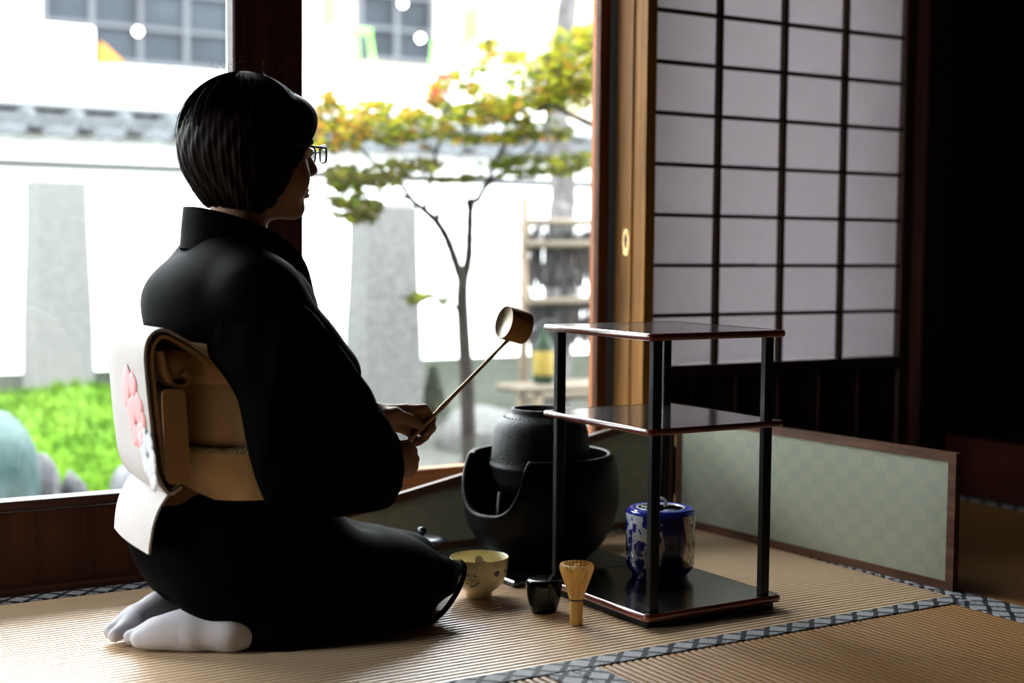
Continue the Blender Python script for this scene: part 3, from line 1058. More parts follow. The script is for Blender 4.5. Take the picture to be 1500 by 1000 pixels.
def panel(name, a, b, za, zb, th=0.016, fw=0.019):
    """panel from a to b on the floor plan with heights za, zb at its two ends"""
    A = np.array([*a, 0.0]); B = np.array([*b, 0.0])
    e = (B-A)/np.linalg.norm(B-A)
    nrm = np.array([-e[1], e[0], 0])*th/2
    L = np.linalg.norm(B-A)

    def pr(s0, s1, lo0, lo1, hi0, hi1, k):
        p = [A+e*s0, A+e*s1]
        v = []
        for sgn in (-1, 1):
            v += [p[0]+nrm*k*sgn+[0, 0, lo0], p[1]+nrm*k*sgn+[0, 0, lo1], p[1]+nrm*k*sgn+[0, 0, hi1], p[0]+nrm*k*sgn+[0, 0, hi0]]
        return MB().add(v, [(3, 2, 1, 0), (4, 5, 6, 7), (0, 1, 5, 4), (2, 3, 7, 6), (1, 2, 6, 5), (3, 0, 4, 7)])

    def hz(s):
        return za+(zb-za)*s/L
    core = pr(fw*0.8, L-fw*0.8, fw*0.8, fw*0.8, hz(0)-fw*0.8, hz(L)-fw*0.8, 0.55).build(name, M_CHECK, screen)
    for q in (pr(0, L, 0.001, 0.001, fw, fw, 1), pr(0, L, hz(0)-fw, hz(L)-fw, hz(0), hz(L), 1),
              pr(0, fw, fw, fw, hz(0)-fw, hz(fw)-fw, 1), pr(L-fw, L, fw, fw, hz(L-fw)-fw, hz(L)-fw, 1)):
        q.build('frame_bar', M_FRAME, core)


panel('lit_panel', (hx+0.010, hy-0.012), (rx, ry), SH, SH)
lzl = U(591, 720, 2.80)
lzr = U(963, 607, 2.80)
sl = (lzr[2]-lzl[2])/(lzr[0]-lzl[0])
xl = 1.25
panel('shaded_panel', (hx-0.004, hy), (xl, hy), lzr[2]+sl*(hx-lzr[0]), lzr[2]+sl*(xl-lzr[0]))
for z in (0.06, 0.21):
    MB().tube([(hx+0.004, hy-0.0095, z-0.015), (hx+0.004, hy-0.0095, z+0.015)], 0.003, 8).build('hinge', M_BRASS, screen)

# ================================================================== garden and what lies beyond
ZG = -0.42
M_GRAVEL = mat('pale_garden_gravel', (0.0225, 0.023, 0.02), 0.95, col2=(0.05, 0.049, 0.045), scale=(25, 25, 25), bump=0.5)
M_MOSS = mat('bright_moss', (0.0217, 0.0527, 0.00372), 0.9, col2=(0.0496, 0.0992, 0.00868), scale=(9, 9, 9))
M_PLASTER = mat('white_plaster', (0.80, 0.80, 0.80), 0.9, var=0.03, scale=(2, 2, 2))
M_PLINTH = mat('grey_green_plinth', (0.03025, 0.0341, 0.0264), 0.95, col2=(0.055, 0.05775, 0.0484), scale=(2.2, 2.2, 3.5))
M_TILE = mat('silver_grey_roof_tile', (0.05, 0.053, 0.056), 0.6, var=0.15, scale=(8, 8, 8))
M_STONE = mat('speckled_grey_granite', (0.0462, 0.0462, 0.04488), 0.85, col2=(0.0825, 0.0825, 0.08052), scale=(45, 45, 45))
M_STONE2 = mat('pale_grey_granite', (0.064, 0.064, 0.062), 0.85, col2=(0.085, 0.085, 0.083), scale=(45, 45, 45))
M_TEAL = mat('teal_grey_rock', (0.018, 0.033, 0.0312), 0.8, col2=(0.048, 0.069, 0.066), scale=(7, 7, 7))
M_ROCK = mat('pale_rock', (0.03, 0.03, 0.0325), 0.85, col2=(0.11, 0.11, 0.115), scale=(9, 9, 9))
M_BARK = mat('maple_bark', (0.01125, 0.00945, 0.0081), 0.9, col2=(0.02475, 0.02115, 0.0189), scale=(30, 30, 8))
M_BARK2 = mat('grey_tree_bark', (0.03, 0.0275, 0.028), 0.95, col2=(0.075, 0.07, 0.069), scale=(14, 14, 5))

gg = tag(MB().span((-14, -10, ZG-0.2), (26, 40, ZG)).build('garden_ground', M_GRAVEL), 'pale gravel garden ground outside the windows', kind='structure')

# ---- garden wall with tiled coping
GWY = 8.5
gw = empty('garden_wall', (4.0, GWY+0.1, ZG), 'white plastered garden wall with grey tiled coping', 'garden wall')
MB().span((-9, GWY, ZG), (16, GWY+0.2, 1.34)).build('plaster_face', M_PLASTER, gw)
MB().span((-9, GWY-0.03, ZG), (16, GWY, -0.06)).build('plinth', M_PLINTH, gw)
MB().span((-9, GWY-0.025, 1.125), (16, GWY, 1.175)).build('string_course', mat('grey_rail', (0.07, 0.07, 0.07), 0.9), gw)
MB().span((-9, GWY-0.20, 1.33), (16, GWY-0.001, 1.425)).build('eave_board', M_TILE, gw)
MB().span((-9, GWY-0.06, 1.47), (16, GWY+0.26, 1.585), 0.02).build('ridge_cap', mat('pale_ridge_plaster', (0.16, 0.165, 0.17), 0.9, spec=0.04), gw)
TP = 0.279
tile = None
cs = []
for k in range(13):
    t = k/12
    cs.append((-TP/2+TP*t, 0.030*math.cos(2*PI*t)+(0.018*math.cos(4*PI*t))))
for i in range(26):
    x = 0.9+TP*i
    if tile is None:
        tb = MB()
        front = [[(cx, -0.30+0.34*s, zc+0.005*0-0.16*(1-s)) for cx, zc in cs]+[(cx, -0.30+0.34*s, zc-0.045-0.16*(1-s)) for cx, zc in cs[::-1]] for s in (0, 1)]
        tb.loft(front)
        tile = tb.build('roof_tile', M_TILE, None, offset=(0, 0, 0), smooth=True, angle=50)
        t_ = tile
    else:
        t_ = tile.copy()
        COL.objects.link(t_)
    t_.parent = gw
    t_.location = (x-4.0, -0.04, 1.515-ZG)
    # round antefix under each valley
    if i == 0:
        ant = MB().lathe([(0.0, 0.0), (0.035, 0.0), (0.035, 0.03), (0.0, 0.03)], (0, 0, 0), 16, axis=(0, 1, 0)).build('end_disc', M_TILE, None, offset=(0, 0, 0))
        a_ = ant
    else:
        a_ = ant.copy()
        COL.objects.link(a_)
    a_.parent = gw
    a_.location = (x-TP/2-4.0, -0.36, 1.375-ZG)

# ---- standing stones


def stele(name, pxl, pxr, pyt, Y, m, label, lean=0.0):
    a = U(pxl, 500, Y)[0]; b = U(pxr, 500, Y)[0]; zt = U((pxl+pxr)/2, pyt, Y)[2]
    cx = (a+b)/2; w = (b-a)/2
    rings = []
    for s in np.linspace(0, 1, 10):
        z = ZG+(zt-ZG)*s
        ww = w*(1.06-0.20*s)
        dd = 0.13*(1.05-0.2*s)
        wob = 1+0.02*math.sin(9*s+w*20)
        rings.append([(cx+ww*wob*sx+lean*s, Y+dd*sy, z) for sx, sy in ((-1, -0.7), (-0.85, -1), (0.85, -1), (1, -0.7), (1, 0.7), (0.85, 1), (-0.85, 1), (-1, 0.7))])
    rings.append([(cx+(p[0]-cx)*0.8, Y+(p[1]-Y)*0.7, zt+0.02) for p in rings[-1]])
    o = MB().loft(rings).build(name, m, None, offset=(cx, Y, ZG))
    return tag(o, label, 'stone pillar')


stele('stone_pillar', 514, 608, 303, 7.3, M_STONE, 'speckled grey standing stone behind the maple trunk')
stele('stone_pillar', 38, 132, 268, 8.0, M_STONE2, 'pale standing stone rising behind the moss mound')


def rock(name, c, r, m, label, cat='rock', seed=1, sq=0.75):
    rg = np.random.default_rng(seed)
    bm = bmesh.new()
    bmesh.ops.create_icosphere(bm, subdivisions=3, radius=1)
    dirs = rg.normal(size=(7, 3))
    dirs /= np.linalg.norm(dirs, axis=1)[:, None]
    cut = rg.uniform(0.62, 0.95, 7)
    mb = MB()
    vs_ = []
    for v in bm.verts:
        p = np.array(v.co)
        for d, q in zip(dirs, cut):
            t = p@d
            if t > q:
                p = p-d*(t-q)*0.85
        vs_.append((c[0]+p[0]*r[0], c[1]+p[1]*r[1], c[2]+p[2]*r[2]))
    mb.add(vs_, [tuple(v.index for v in f.verts) for f in bm.faces])
    bm.free()
    return tag(mb.build(name, m, None, smooth=True, offset=(c[0], c[1], ZG), angle=35), label, cat)


def rockpx(px, py, Y, rpx, rpy, m, label, seed, depth=0.25, name='garden_rock'):
    c = U(px, py, Y)
    s = np.linalg.norm(ray(px, py))*Y/ray(px, py)[1]/FPX
    rz = rpy*s
    cz = c[2]
    if cz-rz*0.8 > ZG:      # reach the ground
        top = cz+rz
        rz = (top-ZG)*0.55
        cz = top-rz
    return rock(name, (c[0], Y, cz), (rpx*s, depth, rz), m, label, seed=seed)


rockpx(-6, 690, 5.3, 58, 85, M_TEAL, 'large teal grey boulder at the left edge of the window', 3, 0.3)
rockpx(60, 700, 5.5, 26, 36, M_ROCK, 'jagged pale rock next to the teal boulder', 5, 0.15)
rockpx(106, 708, 5.5, 19, 24, M_ROCK, 'low pale rock below the bright moss', 8, 0.15)
rockpx(186, 704, 5.35, 22, 24, M_ROCK, 'small pale rock peeking out beside the white obi', 12, 0.15)
rockpx(706, 640, 6.75, 56, 46, M_STONE, 'rounded pale boulder in the garden left of the kettle', 21, 0.4, 'garden_boulder')

# ---- moss mound: a hummocky surface with tufts
ms = MB()
mc = U(118, 690, 6.6)
nu, nv = 40, 24


def moss_h(x, y):
    a = (x-mc[0])/0.95; b = (y-6.7)/0.95
    hgt = max(0.0, 1-a*a-b*b)
    return ZG+0.02+0.40*hgt**0.7+0.03*math.sin(9*x+2)*math.cos(8*y)*min(1, hgt*3)


grid = [[(mc[0]-1.0+2.0*i/nu, 5.7+2.0*j/nv) for i in range(nu+1)] for j in range(nv+1)]
ms.loft([[(x, y, moss_h(x, y)) for x, y in row] for row in grid], closed=False, cap=False)
for k in range(5200):
    x = mc[0]+rng.uniform(-0.9, 0.9); y = 6.7+rng.uniform(-0.9, 0.5)
    if ((x-mc[0])/0.92)**2+((y-6.7)/0.92)**2 > 1:
        continue
    z = moss_h(x, y)-0.005
    a = rng.uniform(0, 2*PI); w = 0.006; hh = rng.uniform(0.025, 0.06)
    ln = rng.normal(0, 0.015, 2)
    ms.add([(x-w*math.cos(a), y-w*math.sin(a), z), (x+w*math.cos(a), y+w*math.sin(a), z), (x+ln[0], y+ln[1], z+hh)], [(0, 1, 2)])
mo = ms.build('moss_mound', M_MOSS, None, offset=(mc[0], 6.7, ZG))
tag(mo, 'bright green moss mound in the garden behind the pale rocks', 'moss', kind='stuff')

# ---- maple: trunk, branches, leaves
MY = 5.2
mb0 = U(682, 640, MY)
maple = empty('maple_tree', (mb0[0], MY, ZG), 'slender garden maple with yellow green leaves turning orange', 'tree')


def limb(pts, r0, r1, name='branch', dy=None, m=M_BARK):
    P = []
    for i, p in enumerate(pts):
        y = MY+(dy[i] if dy else 0)
        P.append(U(p[0], p[1], y))
    P = catmull(P, 6)
    n = len(P)
    R = [(r0+(r1-r0)*k/(n-1))*(1+0.06*math.sin(k*1.9)) for k in range(n)]
    return MB().tube(P, R, 9).build(name, m, maple, smooth=True)


tr = [(689, 700), (686, 640), (684, 560), (680, 500), (677, 440), (678, 412)]
P = [U(*p, MY) for p in tr]
P[0] = np.array([P[0][0], MY, ZG-0.02])
P = catmull(P, 6)
MB().tube(P, [0.034-0.008*k/(len(P)-1) for k in range(len(P))], 12).build('trunk', M_BARK, maple, smooth=True)
limb([(678, 415), (668, 385), (655, 350), (640, 325), (622, 308), (604, 293), (585, 268), (560, 250)], 0.022, 0.008)
limb([(678, 415), (686, 380), (688, 340), (690, 300), (700, 292), (712, 272), (735, 255), (775, 248)], 0.022, 0.008)
limb([(690, 305), (688, 296), (686, 291)], 0.020, 0.018)
limb([(640, 327), (642, 318), (641, 311)], 0.012, 0.010)
limb([(604, 293), (570, 282), (535, 285), (500, 300)], 0.009, 0.004, dy=[0, -0.1, -0.2, -0.3])
limb([(622, 308), (630, 270), (640, 220), (660, 170), (690, 130)], 0.010, 0.004, dy=[0, .1, .2, .3, .4])
limb([(712, 272), (735, 220), (760, 190), (800, 150), (840, 110)], 0.010, 0.004, dy=[0, 0, -.1, -.2, -.3])
limb([(735, 255), (780, 215), (800, 180), (812, 150)], 0.008, 0.004, dy=[0, .1, .2, .2])
limb([(560, 250), (530, 220), (505, 190), (480, 165)], 0.007, 0.003)
limb([(678, 470), (660, 440), (640, 430), (610, 432), (585, 436)], 0.006, 0.003, dy=[0, -.05, -.1, -.15, -.2])
limb([(900, 194), (862, 180), (832, 166), (810, 155), (790, 160)], 0.014, 0.007, dy=[-.5, -.5, -.5, -.45, -.4])

# leaf shapes: five pointed lobes
lobes = []
for k in range(11):
    a = -0.75*PI/1.0+k*(1.5*PI/10)
    r = (1.0 if k % 2 == 1 else 0.36)*(1.0-0.25*abs(k-5)/5)
    lobes.append((r*math.cos(a), r*math.sin(a)))
LEAFCOL = {
    'yellow_green_leaves': ((0.15, 0.15, 0.013), 0.55),
    'green_leaves': ((0.051, 0.072, 0.012), 0.5),
    'olive_leaves': ((0.051, 0.0468, 0.018), 0.4),
    'orange_leaves': ((0.204, 0.102, 0.018), 0.55),
    'red_leaves': ((0.179, 0.0384, 0.032), 0.5),
}
LM = {k: MB() for k in LEAFCOL}
#            centre, radii px, count, depth offset, weights (yellow, green, olive, orange, red)
CL = [
    ((845, 90), (58, 44), 620, (-0.3, 0.25), (6, 3, 1, 1, 0)),
    ((800, 115), (62, 40), 520, (-0.2, 0.3), (6, 3, 2, 1, 0)),
    ((850, 140), (45, 28), 240, (-0.2, 0.3), (5, 3, 2, 1, 0)),
    ((735, 75), (34, 18), 110, (0, 0.3), (4, 1, 2, 2, 0)),
    ((760, 150), (70, 26), 400, (0, 0.35), (5, 3, 3, 2, 0)),
    ((780, 190), (55, 20), 240, (0, 0.3), (3, 4, 4, 1, 0)),
    ((648, 132), (30, 24), 150, (0, 0.25), (2, 1, 1, 2, 4)),
    ((690, 112), (44, 26), 130, (0.1, 0.3), (4, 3, 3, 1, 0.3)),
    ((680, 165), (60, 22), 260, (0, 0.3), (4, 3, 3, 2, 0.3)),
    ((605, 170), (70, 26), 340, (0, 0.35), (5, 3, 3, 2, 0)),
    ((535, 168), (62, 22), 240, (0, 0.3), (4, 1, 2, 4, 0.2)),
    ((490, 192), (48, 30), 220, (-0.1, 0.3), (3, 2, 3, 3, 0)),
    ((465, 155), (26, 30), 110, (-0.1, 0.2), (2, 1, 1, 4, 0)),
    ((560, 205), (70, 14), 170, (0, 0.3), (2, 3, 4, 1, 0)),
    ((700, 200), (80, 12), 170, (0, 0.3), (3, 4, 4, 2, 0)),
    ((535, 258), (58, 18), 330, (-0.15, 0.25), (0.6, 2, 7, 0, 0)),
    ((500, 285), (34, 22), 180, (-0.2, 0.2), (0.5, 2, 6, 0, 0)),
    ((590, 243), (60, 11), 170, (-0.1, 0.25), (1, 3, 6, 0, 0)),
    ((528, 308), (44, 18), 240, (-0.25, 0.2), (0.4, 2, 7, 0, 0)),
    ((660, 262), (60, 8), 90, (0, 0.2), (0.5, 2, 6, 0, 0)),
    ((760, 243), (60, 16), 200, (0, 0.25), (1, 5, 4, 0, 0)),
    ((835, 238), (45, 18), 160, (0, 0.25), (2, 4, 4, 0, 0)),
    ((606, 434), (34, 8), 55, (-0.15, 0.1), (0.5, 3, 4, 0, 0)),
    ((645, 440), (14, 8), 20, (-0.1, 0.1), (0, 2, 4, 0, 0)),
    ((862, 58), (26, 24), 110, (-0.2, 0.2), (5, 3, 1, 0, 0)),
]
LK = list(LEAFCOL)
for (cx, cyp), (ax_, ay_), n, (d0, dsp), wts in CL:
    wts = np.array(wts, float)/sum(wts)
    cent = rng.uniform(-1, 1, (max(4, n//14), 2))
    for k in range(int(n*1.45)):
        c_ = cent[rng.integers(len(cent))]
        q = c_*0.85+rng.normal(0, 0.2, 2)
        if q@q > 1.25:
            continue
        y = MY+d0+rng.uniform(-dsp, dsp)
        p = U(cx+q[0]*ax_, cyp+q[1]*ay_, y)
        L = rng.uniform(0.020, 0.037)
        e1 = rng.normal(size=3); e1 /= np.linalg.norm(e1)
        nn = np.array([0, 0, 1])+rng.normal(0, 0.55, 3); nn /= np.linalg.norm(nn)
        e1 = e1-nn*(e1@nn); e1 /= np.linalg.norm(e1)
        e2 = np.cross(nn, e1)
        b = LM[LK[rng.choice(5, p=wts)]]
        vs_ = [p+L*(a*e1+bq*e2)-nn*0.12*L*(a*a+bq*bq) for a, bq in lobes]+[p]
        b.add(vs_, [(i, i+1, 11) for i in range(10)]+[(10, 0, 11)])
for k, (c, tl) in LEAFCOL.items():
    o = LM[k].build(k, sheet_mat(k, c, tl, var=0.35), maple)
    o['kind'] = 'stuff'

# ---- big grey trunk behind the maple
BTY = 7.0
bt = empty('background_tree', (U(825, 300, BTY)[0], BTY, ZG), 'thick grey tree trunk rising behind the maple leaves', 'tree')
P = [U(*p, BTY) for p in ((822, 330), (826, 300), (822, 240), (815, 180), (816, 110), (826, 50), (832, 0), (840, -90))]
P = [np.array([P[0][0]-0.02, BTY, ZG])]+P
P = catmull(P, 5)
MB().tube(P, [0.085-0.03*k/(len(P)-1) for k in range(len(P))], 14).build('trunk', M_BARK2, bt, smooth=True)
lb = [U(*p, BTY) for p in ((818, 62), (850, 48), (890, 52), (930, 40))]
MB().tube(catmull(lb, 5), [0.035]*6+[0.03]*5+[0.02]*5, 10).build('branch', M_BARK2, bt, smooth=True)

# ---- brushwood and bamboo garden screen at the right of the window
BFY = 6.0
M_BAM = wood('weathered_bamboo', (0.088, 0.068, 0.048), 'Z', 0.6, var=0.2)
M_BAMX = wood('weathered_bamboo_rail', (0.084, 0.0714, 0.0546), 'X', 0.6, var=0.2)
M_BRUSH = mat('grey_brushwood', (0.018, 0.0168, 0.0168), 0.9, col2=(0.051, 0.048, 0.048), scale=(60, 60, 2))
bf = empty('brushwood_fence', (U(820, 400, BFY)[0], BFY, ZG), 'grey brushwood fence tied to bamboo poles right of the maple', 'fence')
xa = U(768, 400, BFY)[0]
xb = U(900, 400, BFY)[0]+0.5
MB().tube([(xa, BFY, ZG), (xa, BFY, U(768, 289, BFY)[2])], 0.024, 12).build('post', M_BAM, bf, smooth=True)
MB().tube([(xb, BFY, ZG), (xb, BFY, U(768, 289, BFY)[2])], 0.024, 12).build('post', M_BAM, bf, smooth=True)
for py in (325, 357, 440, 575):
    z = U(800, py, BFY)[2]
    off = -0.05 if py < 500 else -0.16
    MB().tube([(xa-(0.0 if py < 500 else 0.09), BFY+off, z-0.004), (xb, BFY+off, z+0.01)], 0.020 if py < 500 else 0.022, 10).build('rail', M_BAMX, bf, smooth=True)


def brush(py0, py1, n, hole=None):
    z1, z0 = U(820, py0, BFY)[2], U(820, py1, BFY)[2]
    b = MB()
    for k in range(n):
        x = xa+0.02+(xb-xa-0.04)*rng.random()
        y = BFY+rng.uniform(-0.03, 0.05)
        lean = rng.normal(0, 0.03)
        b.tube([(x, y, z0+rng.uniform(-0.03, 0.03)), (x+lean, y+rng.normal(0, 0.012), z1+rng.uniform(-0.03, 0.03))], [0.0045, 0.003], 4)
    o = b.build('brushwood_bundle', M_BRUSH, bf)
    o['kind'] = 'stuff'


brush(338, 415, 520)
brush(415, 450, 130)
brush(440, 500, 420)

# lower bench with garden tools seen under the fence
bx0, bx1 = U(742, 570, 5.6)[0], U(905, 570, 5.6)[0]
zb_ = U(800, 566, 5.6)[2]
gb = empty('garden_bench', ((bx0+bx1)/2, 5.6, ZG), 'low bamboo bench in front of the brushwood fence', 'bench')
for k in range(4):
    MB().tube([(bx0, 5.5+0.06*k, zb_), (bx1, 5.5+0.06*k, zb_)], 0.018, 10).build('slat', M_BAMX, gb, smooth=True)
for x in (bx0+0.12, bx1-0.08):
    for y in (5.52, 5.66):
        MB().tube([(x, y, ZG), (x, y, zb_)], 0.024, 10).build('leg', M_BAM, gb, smooth=True)
pz = zb_+0.0185
px_ = U(796, 540, 5.58)[0]
pt = empty('green_bottle', (px_, 5.58, pz), 'dark bottle with yellow label standing on the bamboo bench', 'bottle')
MB().lathe([(0.0, 0.0), (0.045, 0.0), (0.048, 0.01), (0.048, 0.17), (0.03, 0.21), (0.017, 0.235), (0.017, 0.275), (0.0, 0.275)], (px_, 5.58, pz), 24).build('body', mat('dark_green_bottle', (0.012, 0.02, 0.012), 0.15), pt, smooth=True, angle=40)
MB().lathe([(0.0485, 0.04), (0.0492, 0.042), (0.0492, 0.15), (0.0485, 0.152)], (px_, 5.58, pz), 24).build('paper_label', mat('yellow_label', (0.132, 0.096, 0.024), 0.6), pt, smooth=True)
hs = empty('watering_hose', (px_+0.05, 5.62, pz), 'coil of black garden hose hanging behind the bottle', 'hose')
hz = U(800, 505, 5.7)
MB().tube([(hz[0]+0.085*math.cos(t)+0.004*math.sin(7*t), 5.68, hz[2]+0.11*math.sin(t)) for t in np.linspace(0, 4*PI, 60)], 0.016, 8).build('coil', mat('black_rubber', (0.012, 0.012, 0.012), 0.5), hs, smooth=True)
MB().tube([(hz[0], 5.68, hz[2]-0.10), (hz[0], 5.70, pz+0.02)], 0.016, 8).build('hanging_end', MATS['black_rubber'], hs, smooth=True)

# ---- dark conical shrub against the wall
shp = U(634, 600, 7.9)
M_SHRUB = sheet_mat('grey_green_shrub', (0.055, 0.062, 0.045), 0.45, var=0.3)
sb = MB()
zt = U(634, 545, 7.9)[2]
for k in range(900):
    t = rng.random()**0.7
    z = ZG+0.03+(zt-ZG)*t
    r = 0.11*(1-t)+0.01
    a = rng.uniform(0, 2*PI)
    q = r*math.sqrt(rng.random())
    p = np.array([shp[0]+q*math.cos(a), 7.9+q*math.sin(a), z])
    d = rng.normal(size=3); d /= np.linalg.norm(d)
    e = np.cross(d, [0.3, 0.5, 0.8]); e /= np.linalg.norm(e)
    sb.add([p-d*0.03, p+e*0.012, p+d*0.03, p-e*0.012], [(0, 1, 2, 3)])
sh_ = empty('conical_shrub', (shp[0], 7.9, ZG), 'small dark conical shrub at the foot of the garden wall', 'shrub')
so = sb.build('foliage', M_SHRUB, sh_)
so['kind'] = 'stuff'
MB().tube([(shp[0], 7.9, ZG), (shp[0], 7.9, ZG+0.3)], 0.012, 6).build('stem', M_BARK, sh_)

# ---- building across the lane
BY = 16.0
M_FACADE = mat('white_facade', (0.78, 0.78, 0.78), 0.9, var=0.03, scale=(1, 1, 1))
M_CREAM = mat('cream_facade', (0.238, 0.203, 0.154), 0.9, var=0.05, scale=(1, 1, 1))
M_MULL = mat('pale_window_frame', (0.045, 0.047, 0.052), 0.5)
M_PANE = mat('blue_grey_window_pane', (0.0176, 0.0208, 0.0256), 0.35, spec=0.15, var=0.4, scale=(0.64, 0.64, 0.64))
M_ROOFB = mat('grey_building_roof', (0.16, 0.17, 0.18), 0.7)


def X_(px, Y=BY):
    return U(px, 60, Y)[0]


def Z_(px, py, Y=BY):
    return U(px, py, Y)[2]


def building(x0, x1, m, label, wins, zt=4.7, dep=6.0):
    b = empty('building', ((x0+x1)/2, BY+dep/2, ZG), label, 'building')
    MB().span((x0, BY, ZG), (x1, BY+dep, zt)).build('wall', m, b)
    MB().span((x0, BY-0.35, zt), (x1, BY+dep+0.3, zt+0.25)).build('roof', M_ROOFB, b)
    for (a, c, z0, z1, nx, nz) in wins:
        fr = MB()
        t = 0.055
        for (p, q) in (((a, z0), (c, z0+t)), ((a, z1-t), (c, z1)), ((a, z0), (a+t, z1)), ((c-t, z0), (c, z1))):
            fr.span((p[0], BY-0.08, p[1]), (q[0], BY-0.001, q[1]))
        w = fr.build('window_frame', M_MULL, b)
        for i in range(1, nx):
            x = a+(c-a)*i/nx
            MB().span((x-0.03, BY-0.075, z0+t), (x+0.03, BY-0.012, z1-t)).build('mullion', M_MULL, w)
        for j in range(1, nz):
            z = z0+(z1-z0)*j/nz
            MB().span((a+t, BY-0.07, z-0.022), (c-t, BY-0.014, z+0.022)).build('transom', M_MULL, w)
        for i in range(nx):
            for j in range(nz):
                MB().span((a+(c-a)*i/nx, BY-0.011, z0+(z1-z0)*j/nz), (a+(c-a)*(i+1)/nx, BY-0.002, z0+(z1-z0)*(j+1)/nz)).build('pane', M_PANE, w)
    return b


zw = Z_(200, 96)
building(-6.0, X_(436), M_FACADE, 'white building with a wide mullioned window above the garden wall', [(X_(60), X_(440)-0.35, zw, zw+1.66, 5, 4), (-3.5, -0.5, zw, zw+1.66, 4, 4)])
zw2 = Z_(580, 92)
building(X_(441), 17.0, M_CREAM, 'cream building with a narrow mullioned window behind the maple', [(X_(522), X_(632), zw2, zw2+1.6, 2, 4), (13.5, 15.5, zw2, zw2+1.6, 2, 4)])
sgn = empty('sign_board', (X_(98, 15.7), 15.7, ZG), 'blank white board on a post before the wide window', 'sign')
sa, sb_ = X_(64, 15.7), X_(136, 15.7)
MB().span((sa, 15.65, Z_(100, 100, 15.7)), (sb_, 15.75, Z_(100, 38, 15.7)), 0.02).build('panel', mat('white_sign', (0.85, 0.85, 0.85), 0.6), sgn)
MB().tube([((sa+sb_)/2, 15.72, ZG), ((sa+sb_)/2, 15.72, Z_(100, 96, 15.7))], 0.04, 8).build('post', M_MULL, sgn)
# orange gable seen through the wide window: awning
aw = MB()
a1, a2, a3 = U(146, 92, 15.8), U(182, 92, 15.8), U(147, 60, 15.8)
aw.add([a1, a2, a3, a1+[0, 0.12, 0], a2+[0, 0.12, 0], a3+[0, 0.12, 0]], [(0, 1, 2), (5, 4, 3), (0, 3, 4, 1), (1, 4, 5, 2), (2, 5, 3, 0)])
tag(aw.build('awning', mat('orange_cloth', (0.238, 0.105, 0.021), 0.8), None, offset=tuple(a1)), 'orange triangular awning end in front of the wide window', 'awning')
up = U(656, 60, 13.5)
tag(MB().tube([(up[0], 13.5, ZG), (up[0], 13.5, 6.5)], 0.075, 12).build('utility_pole', mat('pale_metal_pole', (0.34, 0.35, 0.38), 0.5), None, True, offset=(up[0], 13.5, ZG)), 'pale metal utility pole in front of the cream building', 'pole')
# round hanging lamps by the narrow window
M_GLOBE = mat('lit_lamp_globe', (0.9, 0.85, 0.75), 0.4, emis=(1.0, 0.9, 0.75, 5.0))
for (px, py, lab) in ((590, 5, 'round lit globe lamp high before the narrow window'), (616, 56, 'round lit globe lamp low before the narrow window'), (202, 46, 'round lit globe lamp before the wide window')):
    c = U(px, py, 15.85)
    lo = empty('globe_lamp', tuple(c), lab, 'lamp', 'globe lamps by the building')
    MB().lathe([(0.0, -0.042)]+[(0.042*math.cos(a), 0.042*math.sin(a)) for a in np.linspace(-1.4, 1.4, 9)]+[(0.0, 0.042)], c, 14).build('globe', M_GLOBE, lo, smooth=True)
    MB().tube([c+[0, 0, 0.04], (c[0], c[1], 4.6)], 0.008, 6).build('cord', MATS['black_rubber'], lo)
    MB().tube([(c[0], c[1]-0.01, 4.6), (c[0], 15.915, 4.6)], 0.012, 6).build('bracket', MATS['black_rubber'], lo)
# terrace with lime green chairs beside the cream building
M_LIME = mat('lime_green_plastic', (0.112, 0.294, 0.063), 0.5)
tz = Z_(500, 100, 14.6)-0.02
TZ0 = tz+0.003
ter = tag(MB().span((X_(436, 14.6)-0.1, 14.0, ZG), (X_(780, 14.6), 15.6, tz)).build('terrace', M_FACADE, None, offset=(X_(600, 14.6), 14.8, ZG)), 'raised white terrace in front of the cream building', 'terrace')
for (px, lab, fl) in ((508, 'lime green plastic chair on the terrace left of the narrow window', 1), (668, 'lime green plastic chair on the terrace behind the utility pole', -1)):
    x = X_(px, 14.6)
    ch_ = empty('garden_chair', (x, 14.6, tz), lab, 'chair', 'lime green terrace chairs')
    MB().box((x, 14.6, tz+0.43), (0.44, 0.42, 0.035), None, 0.01).build('seat', M_LIME, ch_)
    MB().box((x-0.20*fl, 14.6, tz+0.66), (0.035, 0.40, 0.36), None, 0.01).build('backrest', M_LIME, ch_)
    for sx in (-1, 1):
        for sy in (-1, 1):
            MB().tube([(x+0.24*sx, 14.6+0.2*sy, TZ0), (x+0.19*sx, 14.6+0.17*sy, tz+0.42)], 0.022, 8).build('leg', M_LIME, ch_)

# sun-bleached outdoor surfaces have no gloss to speak of
for n_ in ('pale_garden_gravel', 'bright_moss', 'white_plaster', 'grey_green_plinth', 'silver_grey_roof_tile', 'speckled_grey_granite', 'pale_grey_granite', 'teal_grey_rock', 'pale_rock', 'maple_bark', 'grey_tree_bark',
           'grey_rail', 'weathered_bamboo', 'weathered_bamboo_rail', 'grey_brushwood', 'yellow_label', 'white_facade', 'cream_facade', 'pale_window_frame', 'blue_grey_window_pane', 'orange_cloth', 'pale_metal_pole', 'lime_green_plastic', 'dark_green_bottle', 'black_rubber'):
    MATS[n_].node_tree.nodes['Principled BSDF'].inputs['Specular IOR Level'].default_value = 0.04

# ================================================================== the person
PY = 2.38
person = empty('person', (0.92, PY, 0.0), 'person kneeling in black kimono and cream obi holding a bamboo ladle', 'person')


def D(x, dy, z):
    return np.array([x, PY+dy, z])


def XP(px, py, X):
    v = ray(px, py)
    v = v*(X/v[0])
    return np.array([v[0], v[1], v[2]+H])


